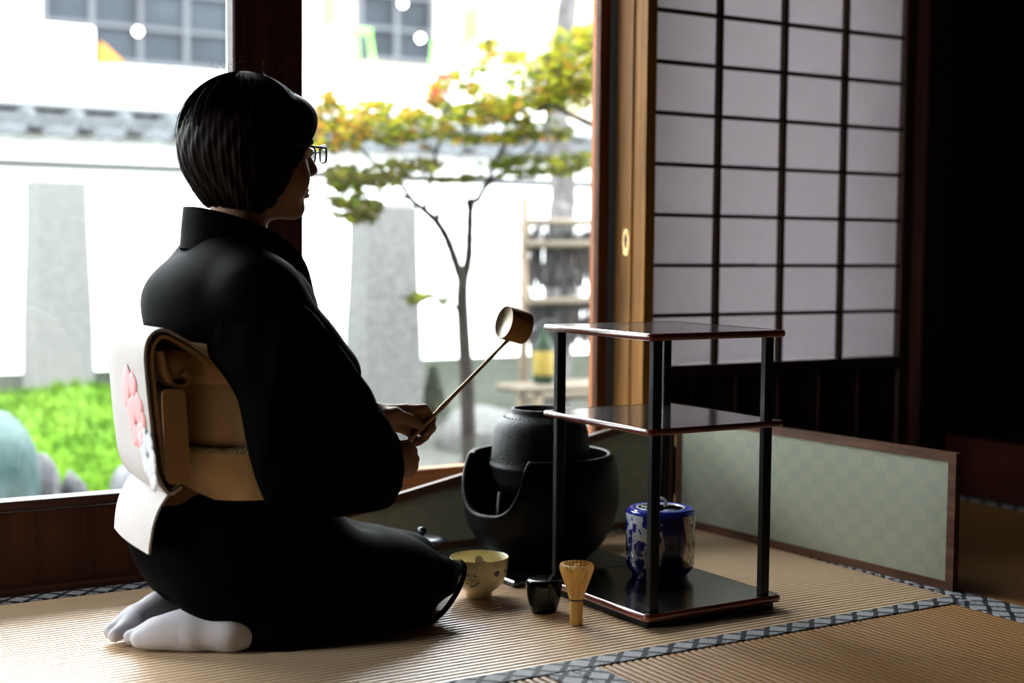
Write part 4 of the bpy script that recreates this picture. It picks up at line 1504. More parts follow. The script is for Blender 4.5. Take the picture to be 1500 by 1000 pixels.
M_SKIN = mat('skin', (0.27, 0.14, 0.09), 0.55, spec=0.25, var=0.06, scale=(20, 20, 20), bump=0.1, bscale=(500, 500, 500))
M_SKIN.node_tree.nodes['Principled BSDF'].inputs['Subsurface Weight'].default_value = 0.08
M_SKIN.node_tree.nodes['Principled BSDF'].inputs['Subsurface Radius'].default_value = (0.01, 0.004, 0.002)
M_HAIR = mat('dark_brown_hair', (0.0022, 0.0011, 0.0009), 0.5, spec=0.04, col2=(0.009, 0.0036, 0.0026), scale=(120, 120, 10), bump=0.3, bscale=(300, 300, 14))
M_KIMONO = mat('black_silk_gauze', (0.0006, 0.0006, 0.0009), 0.62, sheen=0.0, spec=0.012, bump=0.12, bscale=(900, 900, 900))
M_KIMONO.node_tree.nodes['Principled BSDF'].inputs['Sheen Roughness'].default_value = 0.4
M_TABI = mat('white_cotton', (0.38, 0.365, 0.39), 0.85, spec=0.1, bump=0.25, bscale=(500, 500, 500))

# --- hands and ladle share a grip depth
LADE = U(598, 646, 2.37)          # handle end
LADJ = U(742, 500, 2.37)          # where the handle meets the cup
gd = float((LADE-[0, 0, H])@_f)


def along(px, py, off=0.0):
    """a point in the ladle's own vertical plane plus an offset in depth"""
    p = U(px, py, 2.37)
    return p+_f*off


B = SDF((0.60, 2.10, -0.004), (1.36, 2.66, 1.0), 0.003)
# legs and trunk (under the clothes)
for s in (-1, 1):
    B.cone(D(0.83, 0.08*s, 0.17), D(1.18, 0.085*s, 0.078), 0.080, 0.050, 0.03)
    B.cone(D(1.18, 0.085*s, 0.070), D(0.88, 0.085*s, 0.05), 0.05, 0.04, 0.02)
B.ell(D(0.82, 0, 0.20), (0.115, 0.15, 0.12), 0.05)
B.ell(D(0.855, 0, 0.36), (0.095, 0.125, 0.15), 0.05)
B.ell(D(0.865, 0, 0.54), (0.095, 0.145, 0.12), 0.05)
B.cone(D(0.86, -0.13, 0.615), D(0.86, 0.13, 0.615), 0.045, 0.045, 0.04)
# neck and head
B.cone(D(0.872, 0, 0.64), D(0.893, 0, 0.79), 0.056, 0.047, 0.03)
B.ell(D(0.895, 0, 0.870), (0.094, 0.074, 0.094), 0.02)
B.ell(D(0.944, 0, 0.825), (0.066, 0.059, 0.083), 0.025)
B.ell(D(0.950, 0, 0.772), (0.050, 0.044, 0.040), 0.022)
B.ell(D(0.986, 0, 0.748), (0.021, 0.022, 0.018), 0.018)
for s in (-1, 1):
    B.ell(D(0.971, 0.037*s, 0.802), (0.030, 0.026, 0.034), 0.02)
    B.ell(D(1.000, 0.028*s, 0.866), (0.012, 0.024, 0.010), 0.014)
    B.ell(D(0.908, 0.076*s, 0.838), (0.016, 0.008, 0.029), 0.006)
    B.ell(D(1.015, 0.029*s, 0.848), (0.013, 0.017, 0.011), 0.010, op='sub')
    B.ell(D(1.013, 0.011*s, 0.813), (0.009, 0.008, 0.007), 0.006)
B.cone(D(1.002, 0, 0.856), D(1.025, 0, 0.819), 0.0085, 0.0095, 0.012)
B.ell(D(1.004, 0, 0.783), (0.012, 0.021, 0.006), 0.006)
B.ell(D(1.002, 0, 0.7735), (0.012, 0.018, 0.006), 0.006)
B.cone(D(1.016, -0.02, 0.7785), D(1.016, 0.02, 0.7785), 0.0016, 0.0016, 0.003, op='sub')
# arms
SR, ER = D(0.865, -0.150, 0.595), D(0.970, -0.212, 0.395)
SL, EL = D(0.865, 0.150, 0.595), D(0.970, 0.205, 0.400)
WR = along(566, 672, -0.055)
WL = along(548, 608, 0.012)
B.chain([SR, ER], [0.040, 0.028], 0.02)
B.chain([ER, WR], [0.028, 0.021], 0.015)
B.chain([SL, EL], [0.040, 0.028], 0.02)
B.chain([EL, WL], [0.028, 0.021], 0.015)
# left hand: palm, four fingers wrapped round the handle, thumb on the near side
A_ = along
kn = [A_(594, 600, 0.004), A_(591, 609, 0.012), A_(587, 618, 0.016), A_(581, 626, 0.016)]
for q, r in zip(kn, (0.0115, 0.0115, 0.011, 0.010)):
    B.cone(WL, q, 0.019, r, 0.010)
B.cone(A_(560, 612, -0.004), A_(580, 612, -0.002), 0.018, 0.013, 0.010)
fing = [
    [kn[0], A_(621, 599, 0.012), A_(632, 613, 0.011), A_(630, 626, -0.003)],
    [kn[1], A_(622, 612, 0.018), A_(632, 627, 0.012), A_(624, 638, -0.004)],
    [kn[2], A_(613, 627, 0.020), A_(622, 640, 0.012), A_(613, 648, -0.003)],
    [kn[3], A_(601, 636, 0.018), A_(609, 647, 0.012), A_(602, 653, 0.000)],
]
for k, fpts in enumerate(fing):
    r = (0.0092, 0.0094, 0.0088, 0.0078)[k]
    B.chain(fpts, [r*1.08, r, r*0.92, r*0.80], 0.004)
B.chain([A_(558, 610, -0.010), A_(580, 605, -0.020), A_(600, 613, -0.021), A_(618, 624, -0.014)], [0.0145, 0.0118, 0.0104, 0.0080], 0.006)
# right hand: loose fist below, knuckles to the right
rk = [A_(596, 656, -0.052), A_(599, 665, -0.056), A_(599, 675, -0.058), A_(595, 684, -0.056)]
for q, r in zip(rk, (0.0115, 0.0118, 0.011, 0.0098)):
    B.cone(WR, q, 0.020, r, 0.010)
fr_ = [
    [rk[0], A_(606, 659, -0.034), A_(598, 662, -0.020), A_(589, 664, -0.028)],
    [rk[1], A_(609, 670, -0.036), A_(600, 673, -0.021), A_(590, 674, -0.029)],
    [rk[2], A_(608, 681, -0.038), A_(599, 683, -0.023), A_(589, 683, -0.031)],
    [rk[3], A_(602, 689, -0.040), A_(594, 691, -0.026), A_(586, 690, -0.033)],
]
for k, fpts in enumerate(fr_):
    r = (0.0092, 0.0094, 0.0088, 0.0078)[k]
    B.chain(fpts, [r*1.08, r, r*0.92, r*0.80], 0.004)
B.chain([A_(573, 660, -0.045), A_(584, 652, -0.034), A_(597, 651, -0.028), A_(606, 656, -0.024)], [0.0145, 0.0115, 0.0100, 0.0080], 0.006)
B.build('body', M_SKIN, person, 2)
# nails of the visible thumb and fingertips
M_NAIL = mat('nail', (0.55, 0.34, 0.27), 0.25)


def nail(c, d, n, r=0.0048):
    d = np.array(d)/np.linalg.norm(d)
    n = np.array(n)-d*(np.array(n)@d); n = n/np.linalg.norm(n)
    e = np.cross(n, d)
    rg = []
    for k, (zz, sc) in enumerate(((-0.001, 1.0), (0.0005, 1.0), (0.0011, 0.7))):
        rg.append([c+d*(1.35*r*sc*math.cos(t))+e*(r*sc*math.sin(t))+n*(zz-0.0012*math.sin(t)**2) for t in np.linspace(0, 2*PI, 13)[:-1]])
    MB().loft(rg).build('fingernail', M_NAIL, person, smooth=True)


nail(A_(615, 621, -0.0215), A_(618, 624, 0)-A_(604, 615, 0), -_f)
nail(A_(626, 635, -0.0105), A_(624, 638, 0)-A_(632, 627, 0), -_f, 0.0042)

# face details: eyes, brows, lips, glasses
M_EYE = mat('eye_white', (0.75, 0.72, 0.70), 0.2)
M_IRIS = mat('dark_iris', (0.02, 0.012, 0.008), 0.1)
M_LIP = mat('lip_tone', (0.38, 0.13, 0.11), 0.45)
for s in (-1, 1):
    c = D(1.0015, 0.029*s, 0.848)
    ey = MB().lathe([(0.0, -0.0105)]+[(0.0105*math.cos(a), 0.0105*math.sin(a)) for a in np.linspace(-1.4, 1.4, 9)]+[(0.0, 0.0105)], c, 16).build('eye', M_EYE, person, smooth=True)
    MB().lathe([(0.0055, 0.0088), (0.004, 0.0102), (0.0, 0.0109)], c, 14, axis=(1, 0, -0.15)).build('iris', M_IRIS, ey, smooth=True)
    MB().tube(catmull([D(1.005, 0.015*s, 0.869), D(1.0035, 0.029*s, 0.873), D(0.990, 0.046*s, 0.868)], 4), [0.002, 0.0026, 0.0028, 0.0028, 0.0026, 0.0024, 0.002, 0.0016, 0.001], 6).build('eyebrow', M_HAIR, person, smooth=True)
    ld = [c+np.array([0.0112*math.cos(a)*math.cos(b), 0.0112*math.sin(a)*math.cos(b), 0.0112*math.sin(b)]) for a, b in [(t, 0.30+0.1*math.cos(2*t)) for t in np.linspace(-1.2, 1.2, 9)]]
    MB().tube(ld, 0.0012, 5).build('upper_eyelid', M_HAIR, person, smooth=True)
for z, rr, wd in ((0.7832, 0.0042, 0.019), (0.7733, 0.0046, 0.017)):
    pts = [D(1.0125-0.30*(y/wd)**2*0.03, y, z-0.0015*(y/wd)**2) for y in np.linspace(-wd, wd, 11)]
    MB().tube(pts, [0.0008+rr*(1-(abs(k-5)/5)**2.0) for k in range(11)], 8).build('lip', M_LIP, person, smooth=True)

M_FRAMEG = mat('dark_spectacle_frame', (0.012, 0.010, 0.010), 0.3)
gl = MB()
gz_ = 0.846
gx = 1.036
glo = None
for s in (-1, 1):
    pts = []
    for k in range(28):
        t = 2*PI*k/28
        a = math.copysign(abs(math.cos(t))**0.55, math.cos(t)); b = math.copysign(abs(math.sin(t))**0.55, math.sin(t))
        pts.append(D(gx-0.010*abs(0.034+0.024*a)/0.058, (0.034+0.0235*a)*s, gz_+0.0155*b-0.001*a))
    rim = MB().tube(pts+[pts[0], pts[1]], 0.0019, 6, cap=False)
    if glo is None:
        glo = rim.build('spectacles', M_FRAMEG, person, smooth=True)
    else:
        rim.build('rim', M_FRAMEG, glo, smooth=True)
    ln = MB()
    ln.v = [tuple(p) for p in pts]+[tuple(np.mean(pts, 0)+np.array([0.0008, 0, 0]))]
    ln.f = [(k, (k+1) % 28, 28) for k in range(28)]
    ln.build('lens', MATS.get('spectacle_lens') or glass_mat('spectacle_lens', (0.72, 0.74, 0.73)), glo, smooth=True)
    MB().tube(catmull([D(gx-0.011, 0.0575*s, gz_+0.009), D(gx-0.02, 0.066*s, gz_+0.009), D(0.96, 0.079*s, gz_+0.010), D(0.90, 0.084*s, gz_+0.008), D(0.882, 0.084*s, gz_-0.012)], 4), 0.0022, 6).build('temple_arm', M_FRAMEG, glo, smooth=True)
MB().tube(catmull([D(gx-0.0005, -0.0105, gz_+0.004), D(gx+0.003, 0, gz_+0.006), D(gx-0.0005, 0.0105, gz_+0.004)], 4), 0.0014, 6).build('bridge', M_FRAMEG, glo, smooth=True)

# --- hair: rounded bob, cut back from the face
HR = SDF((0.70, PY-0.16, 0.66), (1.09, PY+0.16, 1.02), 0.003)
HR.ell(D(0.899, 0, 0.872), (0.111, 0.097, 0.108), 0.02)
HR.ell(D(0.880, 0, 0.845), (0.094, 0.100, 0.090), 0.03)
HR.ell(D(0.872, 0, 0.785), (0.050, 0.068, 0.050), 0.03)
for s in (-1, 1):
    HR.ell(D(0.890, 0.071*s, 0.818), (0.054, 0.026, 0.080), 0.025)
HR.ell(D(0.985, 0, 0.905), (0.038, 0.068, 0.040), 0.03)
HR.cone(D(1.050, 0, 0.845), D(1.000, 0, 0.730), 0.052, 0.070, 0.012, op='sub')
HR.ell(D(1.035, 0, 0.79), (0.090, 0.095, 0.085), 0.010, op='sub', R=np.array([[0.9, 0, -0.436], [0, 1, 0], [0.436, 0, 0.9]]))
HR.ell(D(0.885, 0, 0.700), (0.075, 0.058, 0.060), 0.015, op='sub')


def hair_warp(P):
    c = D(0.89, 0, 0.93)
    a = np.arctan2(P[:, 1]-c[1], P[:, 0]-c[0])
    amp = np.clip((0.95-P[:, 2])/0.15, 0, 1)
    w = 0.0018*np.sin(a*23+3*np.sin(P[:, 2]*40))+0.0012*np.sin(a*61+P[:, 2]*30)
    d = P-D(0.89, 0, 0.86)
    d /= np.linalg.norm(d, axis=1)[:, None]
    return P+d*(w*amp)[:, None]


hair = HR.build('hair', M_HAIR, person, 2, hair_warp)
st = MB()
cr_ = D(0.885, 0, 0.985)
for k in range(620):
    a = rng.uniform(0, 2*PI)
    if abs(a) < 0.35 or abs(a-2*PI) < 0.35:
        continue
    flare = rng.uniform(-0.001, 0.005) if k > 26 else rng.uniform(0.006, 0.013)
    end = rng.uniform(0.6, 1.0)
    pts = []
    for t in np.linspace(0.08, end, 9):
        ph = t*2.0
        rx_, ry_ = 0.113+flare*t, 0.098+flare*t
        zc = 0.874+0.111*math.cos(ph)
        wv = 1.0 if ph < 1.5 else 1.0-0.10*(ph-1.5)
        x = 0.897-0.012*max(0, -math.cos(a))*math.sin(ph)*0+rx_*math.sin(ph)*math.cos(a)*wv
        pts.append(D(x, ry_*math.sin(ph)*math.sin(a)*wv, zc))
    st.tube(pts, [0.0004, 0.0005, 0.0006, 0.0006, 0.0006, 0.0006, 0.0005, 0.0004, 0.0002], 3, cap=False)
for k in range(16):      # stray hairs standing off the crown
    a = rng.uniform(0, 2*PI)
    p0 = D(0.893+0.05*math.cos(a), 0.05*math.sin(a), 0.975)
    p1 = p0+np.array([rng.normal(0, 0.012), rng.normal(0, 0.012), rng.uniform(0.012, 0.024)])
    p2 = p1+np.array([rng.normal(0, 0.012), rng.normal(0, 0.012), rng.uniform(-0.004, 0.008)])
    st.tube(catmull([p0, p1, p2], 3), 0.00022, 3, cap=False)
so = st.build('hair_strands', M_HAIR, hair)
so['kind'] = 'stuff'

# --- kimono
K = SDF((0.58, PY-0.34, -0.03), (1.48, PY+0.34, 0.76), 0.005)
K.ell(D(0.862, 0, 0.555), (0.120, 0.175, 0.125), 0.04)
K.ell(D(0.806, 0, 0.572), (0.083, 0.158, 0.096), 0.04)
K.ell(D(0.935, 0, 0.550), (0.080, 0.140, 0.115), 0.04)
K.ell(D(0.865, 0, 0.380), (0.118, 0.155, 0.170), 0.05)
for s in (-1, 1):
    K.cone(D(0.850, 0.045*s, 0.672), D(0.864, 0.150*s, 0.602), 0.045, 0.067, 0.04)
    K.cone(D(0.864, 0.150*s, 0.598), D(0.968, 0.195*s, 0.470), 0.067, 0.056, 0.03)
K.ell(D(0.828, 0, 0.180), (0.134, 0.176, 0.132), 0.03)
K.ell(D(0.930, 0, 0.170), (0.140, 0.168, 0.115), 0.04)
K.cone(D(0.90, -0.085, 0.120), D(1.150, -0.090, 0.078), 0.100, 0.078, 0.04)
K.cone(D(0.90, 0.085, 0.120), D(1.245, 0.085, 0.062), 0.098, 0.066, 0.04)
K.cone(D(0.926, -0.084, 0.050), D(1.140, -0.090, 0.055), 0.100, 0.080, 0.012)
K.cone(D(1.00, 0.0, 0.120), D(1.230, 0.02, 0.066), 0.085, 0.068, 0.04)
for s in (-1, 1):
    K.ell(D(0.855, 0.088*s, 0.118), (0.118, 0.088, 0.082), 0.03)
tip_ = U(676, 828, 2.29)
K.cone(D(1.150, -0.045, 0.078), tip_-np.array([0.004, 0, 0.006]), 0.082, 0.010, 0.04)
K.cone(D(1.150, -0.060, 0.060), U(650, 850, 2.28), 0.080, 0.022, 0.04)
# neck opening
K.cone(D(0.885, 0, 0.69), D(0.875, 0, 0.80), 0.058, 0.075, 0.012, op='sub')


def cloth_warp(P):
    x, y, z = P[:, 0], P[:, 1]-PY, P[:, 2]
    w = 0.0022*np.sin(38*x+26*z+9*np.sin(7*z))+0.0018*np.sin(46*z-21*x+5*np.sin(9*x))
    d = P-np.stack([np.full_like(x, 0.90)+np.clip(x-0.9, 0, 0.3)*0.9, np.full_like(x, PY), np.clip(z, 0.1, 0.6)], 1)
    d /= np.linalg.norm(d, axis=1)[:, None]+1e-6
    P = P+d*w[:, None]
    P[:, 2] = np.maximum(P[:, 2], 0.002)
    return P


kim = K.build('kimono', M_KIMONO, person, 2, cloth_warp)


def sleeve(sg, front, name='sleeve'):
    spec = [((0.782, -0.130, 0.595), (0.780, -0.150, 0.500), 0.042),
            ((0.822, -0.158, 0.632), (0.815, -0.190, 0.430), 0.055),
            ((0.858, -0.184, 0.634), (0.838, -0.212, 0.300), 0.058),
            ((0.900, -0.206, 0.602), (0.862, -0.218, 0.250), 0.054),
            ((0.943, -0.220, 0.558), (0.915, -0.220, 0.232), 0.052),
            ((0.988, -0.226, 0.500), (0.980, -0.210, 0.230), 0.047),
            ((1.030, -0.212, 0.448), (1.040, -0.190, 0.228), 0.042)]+front
    rows = []
    nn = 36
    for T, Bq, w in spec:
        T = np.array(T); Bq = np.array(Bq)
        c = (T+Bq)/2; ax = (T-Bq)/2
        L = np.linalg.norm(ax)
        ring = []
        for j in range(nn):
            t = 2*PI*j/nn
            up_ = math.copysign(abs(math.cos(t))**0.8, math.cos(t))
            thick = w*math.sin(t)*(0.55+0.45*(up_*0.5+0.5))
            p = c+ax*up_+np.array([0.25, -1.0, 0.0])*thick*0.8
            ring.append(p)
        rows.append(np.array(ring))
    fine = []
    R = [2*rows[0]-rows[1]]+rows+[2*rows[-1]-rows[-2]]
    for i in range(1, len(R)-2):
        for k in range(6):
            t = k/6
            fine.append(0.5*((2*R[i])+(-R[i-1]+R[i+1])*t+(2*R[i-1]-5*R[i]+4*R[i+1]-R[i+2])*t*t+(-R[i-1]+3*R[i]-3*R[i+1]+R[i+2])*t**3))
    fine.append(R[-2])
    # inner lip so the opening reads hollow
    last = fine[-1]
    cen = last.mean(0)
    fine.append(cen+(last-cen)*0.93+np.array([0.001, 0, 0]))
    fine.append(cen+(last-cen)*0.80-np.array([0.03, 0, 0]))
    fine.append(cen+(last-cen)*0.55-np.array([0.05, 0, 0]))
    out = []
    for i, r in enumerate(fine):
        q = r.copy()
        wv = 0.0028*np.sin(i*0.9+np.arange(nn)*0.35)+0.002*np.sin(i*0.37+np.arange(nn)*0.9)
        q[:, 1] -= wv
        q[:, 1] = q[:, 1]*(1 if sg < 0 else -1)+PY
        out.append(q.tolist() if sg < 0 else q[::-1].tolist())
    return MB().loft(out).build(name, M_KIMONO, kim, smooth=True)


sleeve(-1, [((1.068, -0.192, 0.400), (1.094, -0.165, 0.228), 0.038), ((1.096, -0.170, 0.368), (1.132, -0.142, 0.256), 0.032)])
sleeve(1, [((1.100, -0.160, 0.450), (1.075, -0.150, 0.205), 0.042), ((1.125, -0.100, 0.425), (1.100, -0.110, 0.240), 0.036)])

# standing collar
cpts = []
for s in (-1, 1):
    pass
cl = [(-1.0, 1.02, -0.020, 0.585, 0.545), (-0.8, 0.985, -0.052, 0.655, 0.610), (-0.6, 0.930, -0.075, 0.700, 0.648), (-0.4, 0.865, -0.080, 0.728, 0.672), (-0.2, 0.812, -0.055, 0.744, 0.690), (0, 0.793, 0.0, 0.749, 0.698),
      (0.2, 0.812, 0.055, 0.744, 0.690), (0.4, 0.865, 0.080, 0.728, 0.672), (0.6, 0.930, 0.075, 0.700, 0.648), (0.8, 0.985, 0.052, 0.655, 0.610), (1.0, 1.02, 0.0, 0.585, 0.545)]
top = catmull([(c[1], c[2], c[3]) for c in cl], 6)
bot = catmull([(c[1]-(0.006 if abs(c[0]) < 0.5 else -0.004), c[2]*1.06, c[4]-0.02) for c in cl], 6)
rg = []
for a, b in zip(top, bot):
    o_ = np.array([a[0]-0.88, a[1], 0]); o_ /= np.linalg.norm(o_)+1e-6
    ring = []
    for s_, tq in ((0, 0.0030), (0.3, 0.0034), (0.6, 0.0034), (1, 0.0030)):
        ring.append(D(*(a+(b-a)*s_+o_*tq)))
    for s_, tq in ((1, -0.0030), (0.6, -0.0034), (0.3, -0.0034), (0, -0.0030)):
        ring.append(D(*(a+(b-a)*s_+o_*tq)))
    rg.append(ring)
MB().loft(rg).build('collar', M_KIMONO, kim, smooth=True, angle=50)

# sheer front skirt edge over the knees, with its dark hem
M_SHEER = sheet_mat('sheer_black_gauze', (0.035, 0.036, 0.044), 0.5, transp=0.42, var=0.1)
hem = [U(*p) for p in ((606, 778, 2.40), (640, 796, 2.35), (668, 814, 2.31), (680, 828, 2.285), (677, 850, 2.27), (664, 876, 2.255), (645, 900, 2.245), (622, 916, 2.24))]
inn = [U(*p) for p in ((590, 784, 2.37), (612, 800, 2.33), (630, 820, 2.295), (638, 842, 2.27), (636, 862, 2.258), (628, 882, 2.248), (614, 900, 2.24), (600, 915, 2.235))]
hem = catmull(hem, 5); inn = catmull(inn, 5)
for q in hem+inn:
    q[2] = max(q[2], 0.006)
sh = MB().loft([[np.array(a)*(1-t)+np.array(b)*t+np.array([0.004, -0.008, 0.006])*math.sin(PI*t) for t in np.linspace(0, 1, 7)] for a, b in zip(hem[12:], inn[12:])], closed=False, cap=False)
sho = sh.build('sheer_skirt_edge', M_SHEER, kim, smooth=True)
MB().tube(hem[12:], [0.0015+0.0035*min(1, k/4) for k in range(len(hem)-12)], 8).build('hem', M_KIMONO, sho, smooth=True)

# --- tabi socks
for sg in (-1, 1):
    T = SDF((0.63, PY-0.22, -0.002), (0.98, PY+0.22, 0.14), 0.0035)
    if sg < 0:
        big = [D(0.682, -0.022, 0.020), D(0.715, -0.040, 0.030)]
        oth = [D(0.690, -0.045, 0.020), D(0.725, -0.062, 0.030)]
        T.chain(big, [0.012, 0.017], 0.004)
        T.chain(oth, [0.014, 0.019], 0.004)
        T.chain([D(0.725, -0.052, 0.030), D(0.770, -0.080, 0.034), D(0.825, -0.112, 0.035), D(0.96, -0.125, 0.036)], [0.022, 0.029, 0.031, 0.031], 0.03)
        T.cone(D(0.745, -0.060, 0.036), D(0.79, -0.085, 0.048), 0.017, 0.015, 0.03)
    else:
        big = [D(0.662, 0.000, 0.020), D(0.700, 0.018, 0.032)]
        oth = [D(0.665, 0.030, 0.020), D(0.705, 0.045, 0.032)]
        T.chain(big, [0.012, 0.017], 0.004)
        T.chain(oth, [0.014, 0.019], 0.004)
        T.chain([D(0.705, 0.032, 0.032), D(0.755, 0.062, 0.038), D(0.82, 0.092, 0.038), D(0.87, 0.105, 0.04)], [0.022, 0.028, 0.028, 0.026], 0.02)
        T.cone(D(0.72, 0.036, 0.040), D(0.76, 0.056, 0.062), 0.017, 0.015, 0.012)

    def tw(P):
        P[:, 2] = np.maximum(P[:, 2], 0.002)
        w = 0.0008*np.sin(55*P[:, 0]+40*P[:, 1]+60*P[:, 2])
        P[:, 2] += w*np.clip(P[:, 2]*20, 0, 1)
        return P
    T.build('tabi_sock', M_TABI, person, 1, tw)


# --- obi
def rib_cloth(name, c, c2, axis, pitch, rough=0.7):
    m = mat(name, c, rough, spec=0.3, sheen=0.1)
    t = NT(m)
    co, x, y, z = t.xyz()
    src = {'x': x, 'y': y, 'z': z}[axis]
    w = t.m('SINE', t.m('MULTIPLY', src, 2*PI/pitch))
    n1 = t.noise(co, 7.0, 3.0)
    t.l(t.mix(n1, c, c2), t.nt.nodes['Principled BSDF'].inputs['Base Color'])
    t.bump(w, 0.25, 0.0004)
    return m


M_OBIW = rib_cloth('white_ribbed_silk', (0.29, 0.265, 0.255), (0.35, 0.325, 0.315), 'z', 0.0042)
M_OBIT = rib_cloth('tan_silk_and_bounce', (0.25, 0.145, 0.058), (0.30, 0.18, 0.075), 'y', 0.005)  # tan cloth; inside the drum it paints warm bounce on cream fabric
M_OBIB = rib_cloth('obi_band_bounce_toned', (0.36, 0.245, 0.125), (0.42, 0.29, 0.155), 'x', 0.0028)  # cream cloth, with warm reflected light mixed into its colour as tan
M_CORD = mat('olive_braided_cord', (0.16, 0.125, 0.055), 0.7, col2=(0.26, 0.21, 0.10), scale=(300, 300, 300), bump=0.6)


def oval_band(name, rows, m, parent, n=72, thick=0.006):
    rings = []
    for (cx, a, b, z) in rows:
        rings.append([D(cx+a*math.cos(2*PI*j/n), b*math.sin(2*PI*j/n), z) for j in range(n)])
    for (cx, a, b, z) in rows[::-1]:
        rings.append([D(cx+(a-thick)*math.cos(2*PI*j/n), (b-thick)*math.sin(2*PI*j/n), z) for j in range(n)])
    return MB().loft(rings, cap=False, loop=True).build(name, m, parent, smooth=True, angle=60)


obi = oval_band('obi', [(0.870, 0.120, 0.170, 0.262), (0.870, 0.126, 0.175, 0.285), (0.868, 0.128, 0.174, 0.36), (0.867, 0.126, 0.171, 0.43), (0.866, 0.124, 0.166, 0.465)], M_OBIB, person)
# soft bustle sash pleats above the band
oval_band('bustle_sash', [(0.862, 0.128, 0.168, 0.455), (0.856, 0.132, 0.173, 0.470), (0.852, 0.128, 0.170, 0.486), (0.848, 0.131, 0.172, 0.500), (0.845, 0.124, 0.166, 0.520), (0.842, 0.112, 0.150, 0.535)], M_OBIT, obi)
# braided cord
cpt = [D(0.868+0.133*math.cos(t), 0.179*math.sin(t), 0.352+0.006*math.sin(t+0.4)) for t in np.linspace(0, 2*PI, 73)[:-1]]
for ph in (0, 2*PI/3, 4*PI/3):
    pts = []
    for i in range(216):
        t = 2*PI*i/216
        rad_ = 0.0028
        pts.append(D(0.868+(0.1315+rad_*math.cos(ph+t*46))*math.cos(t), (0.1785+rad_*math.cos(ph+t*46))*math.sin(t), 0.352+0.006*math.sin(t+0.4)+1.7*rad_*math.sin(ph+t*46)))
    MB().tube(pts+[pts[0]], 0.0032, 6, cap=False).build('cord_strand', M_CORD, obi, smooth=True)


def sheet(name, prof, y0, y1, m, parent, th=0.004, ny=18, wob=0.003, skew=0.0):
    """cloth swept across the back: profile of (x, z), thickness th"""
    P = catmull([(p[0], 0, p[1]) for p in prof], 6)
    n = len(P)
    N_ = []
    for i in range(n):
        d = P[min(i+1, n-1)]-P[max(i-1, 0)]
        v = np.array([-d[2], 0, d[0]]); N_.append(v/np.linalg.norm(v))
    rings = []
    for k in range(ny+1):
        t = k/ny
        y = y0+(y1-y0)*t
        bulge = 0.006*math.sin(PI*t)
        ring = []
        for i in range(n):
            wv = wob*math.sin(i*0.33+t*5)*0.6+wob*0.5*math.sin(i*0.15-t*9)
            ring.append(D(P[i][0]-bulge+wv+N_[i][0]*th/2+skew*t, y, P[i][2]+N_[i][2]*th/2))
        for i in range(n-1, -1, -1):
            wv = wob*math.sin(i*0.33+t*5)*0.6+wob*0.5*math.sin(i*0.15-t*9)
            ring.append(D(P[i][0]-bulge+wv-N_[i][0]*th/2+skew*t, y, P[i][2]-N_[i][2]*th/2))
        rings.append(ring)
    return MB().loft(rings).build(name, m, parent, smooth=True, angle=50)


DX = 0.010
drum = sheet('obi_drum', [(0.800, 0.478), (0.770, 0.508), (0.738, 0.530), (0.707, 0.546), (0.686, 0.541), (0.676, 0.516), (0.678, 0.463), (0.685, 0.375), (0.693, 0.313), (0.712, 0.281), (0.732, 0.290)], -0.145, 0.120, M_OBIW, obi, 0.005, wob=0.0012, skew=0.015)
sheet('drum_inside_bounce', [(0.797, 0.470), (0.769, 0.499), (0.738, 0.520), (0.711, 0.535), (0.695, 0.531), (0.687, 0.511), (0.689, 0.463), (0.696, 0.378), (0.704, 0.322), (0.715, 0.300)], -0.1455, 0.112, M_OBIT, obi, 0.005, wob=0.0012, skew=0.015)  # inner face of the same cream cloth, warm bounce painted as tan
sheet('obi_tail', [(0.735, 0.300), (0.716, 0.282), (0.699, 0.258), (0.688, 0.230), (0.683, 0.205), (0.681, 0.184)], -0.138, 0.105, M_OBIW, obi, 0.004, wob=0.0006, skew=0.012)
# folded hand strip passing through the drum
tr_ = []
for k in range(9):
    t = k/8
    y = -0.152+0.255*t
    ring = []
    for j in range(20):
        a = 2*PI*j/20
        ca = math.copysign(abs(math.cos(a))**0.3, math.cos(a)); sa_ = math.copysign(abs(math.sin(a))**0.2, math.sin(a))
        ring.append(D(0.722+0.024*t+(0.020-0.004*t)*ca-0.004*sa_, y, 0.374+0.077*sa_))
    tr_.append(ring)
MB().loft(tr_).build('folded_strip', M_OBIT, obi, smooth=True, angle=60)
pad = MB()
pad.loft([[D(0.728+0.030*rr_*math.cos(2*PI*j/20), y, 0.488+0.026*rr_*math.sin(2*PI*j/20)) for j in range(20)] for y, rr_ in ((-0.140, 0.35), (-0.136, 0.8), (-0.12, 1.0), (0.085, 1.0), (0.1, 0.8), (0.104, 0.35))])
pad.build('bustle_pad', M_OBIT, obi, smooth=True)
sheet('pad_fold', [(0.700, 0.512), (0.706, 0.482), (0.720, 0.458), (0.738, 0.455), (0.745, 0.468), (0.736, 0.478)], -0.147, -0.085, M_OBIT, obi, 0.006, ny=6, wob=0.001)


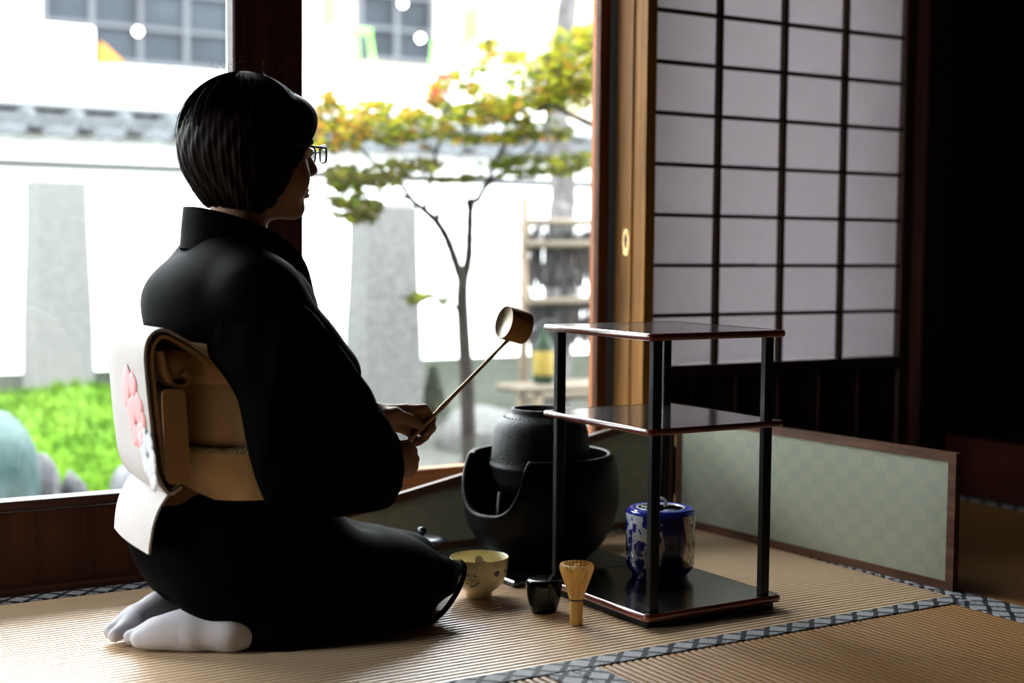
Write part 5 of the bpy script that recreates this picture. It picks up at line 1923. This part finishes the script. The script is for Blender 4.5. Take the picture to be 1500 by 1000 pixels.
def blossom(px, py, r, m, name, n=5, seed=0):
    c = XP(px, py, 0.664)
    rg_ = np.random.default_rng(seed)
    mb = MB()
    for k in range(n):
        a = 2*PI*k/n+rg_.uniform(-0.2, 0.2)
        cc = c+np.array([0, math.cos(a)*r*0.62, math.sin(a)*r*0.62])
        rr2 = r*rg_.uniform(0.45, 0.6)
        rings = []
        for q, hgt in ((1.0, 0.0), (0.96, -0.0014), (0.6, -0.0026), (0.1, -0.0020)):
            rings.append([cc+np.array([hgt, rr2*q*math.cos(t)*(1+0.12*math.sin(5*t)), rr2*q*math.sin(t)*(1+0.12*math.sin(5*t))]) for t in np.linspace(0, 2*PI, 17)[:-1]])
        mb.loft(rings)
    # lay the blossom against the drum's slanted back
    slope = (0.693-0.676)/(0.516-0.313)
    mb.v = [(p[0]+(0.504-p[2])*slope*0.95+0.0075+0.015*((p[1]-PY+0.145)/0.265)-0.006*math.sin(PI*min(1, max(0, (p[1]-PY+0.145)/0.265))), p[1], p[2]) for p in mb.v]
    mb.build(name, m, drum, smooth=True, angle=60)


M_PINK = mat('pink_embroidery', (0.72, 0.27, 0.28), 0.7, bump=0.4, bscale=(700, 700, 200))
M_WHITE_E = mat('white_embroidery', (0.42, 0.43, 0.46), 0.7, bump=0.4, bscale=(700, 700, 200))
blossom(180, 578, 0.042, M_PINK, 'pink_blossom', 5, 1)
blossom(187, 618, 0.044, M_PINK, 'pink_blossom', 6, 2)
blossom(194, 640, 0.022, M_WHITE_E, 'white_blossom', 5, 3)
blossom(200, 668, 0.036, M_WHITE_E, 'white_blossom', 6, 4)
blossom(204, 695, 0.026, M_WHITE_E, 'white_blossom', 5, 5)

# ================================================================== bamboo ladle in the hand
M_LADLE = wood('ladle_bamboo', (0.42, 0.28, 0.13), 'Z', 0.42, var=0.12)
M_CUPIN = wood('ladle_cup_bamboo', (0.34, 0.19, 0.06), 'Z', 0.5, var=0.12)
cupc = U(754, 476, 2.37)
ladle = empty('bamboo_ladle', tuple(LADE), 'pale bamboo water ladle raised in the hands', 'ladle')
dv = (LADJ-LADE)/np.linalg.norm(LADJ-LADE)
sd_ = np.cross(dv, [0, 1, 0]); sd_ /= np.linalg.norm(sd_)
nrm_ = np.cross(sd_, dv)
L_ = np.linalg.norm(LADJ-LADE)
rings = []
for t in np.linspace(0, 1.0, 22):
    w = 0.0058*(1-t)+0.0044*t
    hgt = 0.0042*(1-t)+0.0032*t
    if abs(t-0.36) < 0.03:
        w *= 1.2; hgt *= 1.25
    c = LADE+dv*L_*t
    rings.append([c+sd_*hgt*math.cos(a)+nrm_*w*math.sin(a) for a in np.linspace(0, 2*PI, 13)[:-1]])
MB().loft(rings).build('handle', M_LADLE, ladle, smooth=True, angle=60)
# cup: axis tips up toward the holder
cax = Vector((-0.93, 0.02, 0.24)).normalized()
R0, Lc = 0.0335, 0.050
base = cupc-np.array(cax)*Lc*0.5
MB().lathe([(0.0, 0.0), (R0-0.004, 0.0), (R0-0.001, 0.002), (R0, 0.006), (R0, Lc-0.0008), (R0-0.0008, Lc), (R0-0.0026, Lc), (R0-0.0032, Lc-0.001), (R0-0.0032, 0.006), (0.0, 0.005)], tuple(base), 48, axis=cax).build('cup', M_CUPIN, ladle, smooth=True, angle=45)
MB().lathe([(R0-0.0030, Lc-0.0004), (R0-0.0028, Lc+0.0004), (R0-0.0010, Lc+0.0004), (R0-0.0006, Lc-0.0004)], tuple(base), 48, axis=cax).build('cup_rim', mat('pale_bamboo_rim', (0.72, 0.60, 0.40), 0.5), ladle, smooth=True)
jpt = cupc-np.array([0, 0, 1.0])*R0*0.97
MB().tube([LADJ-dv*0.012, LADJ, LADJ+dv*0.006, jpt*0.6+cupc*0.4], [0.0034, 0.0042, 0.0046, 0.004], 8).build('cup_joint', M_LADLE, ladle, smooth=True)
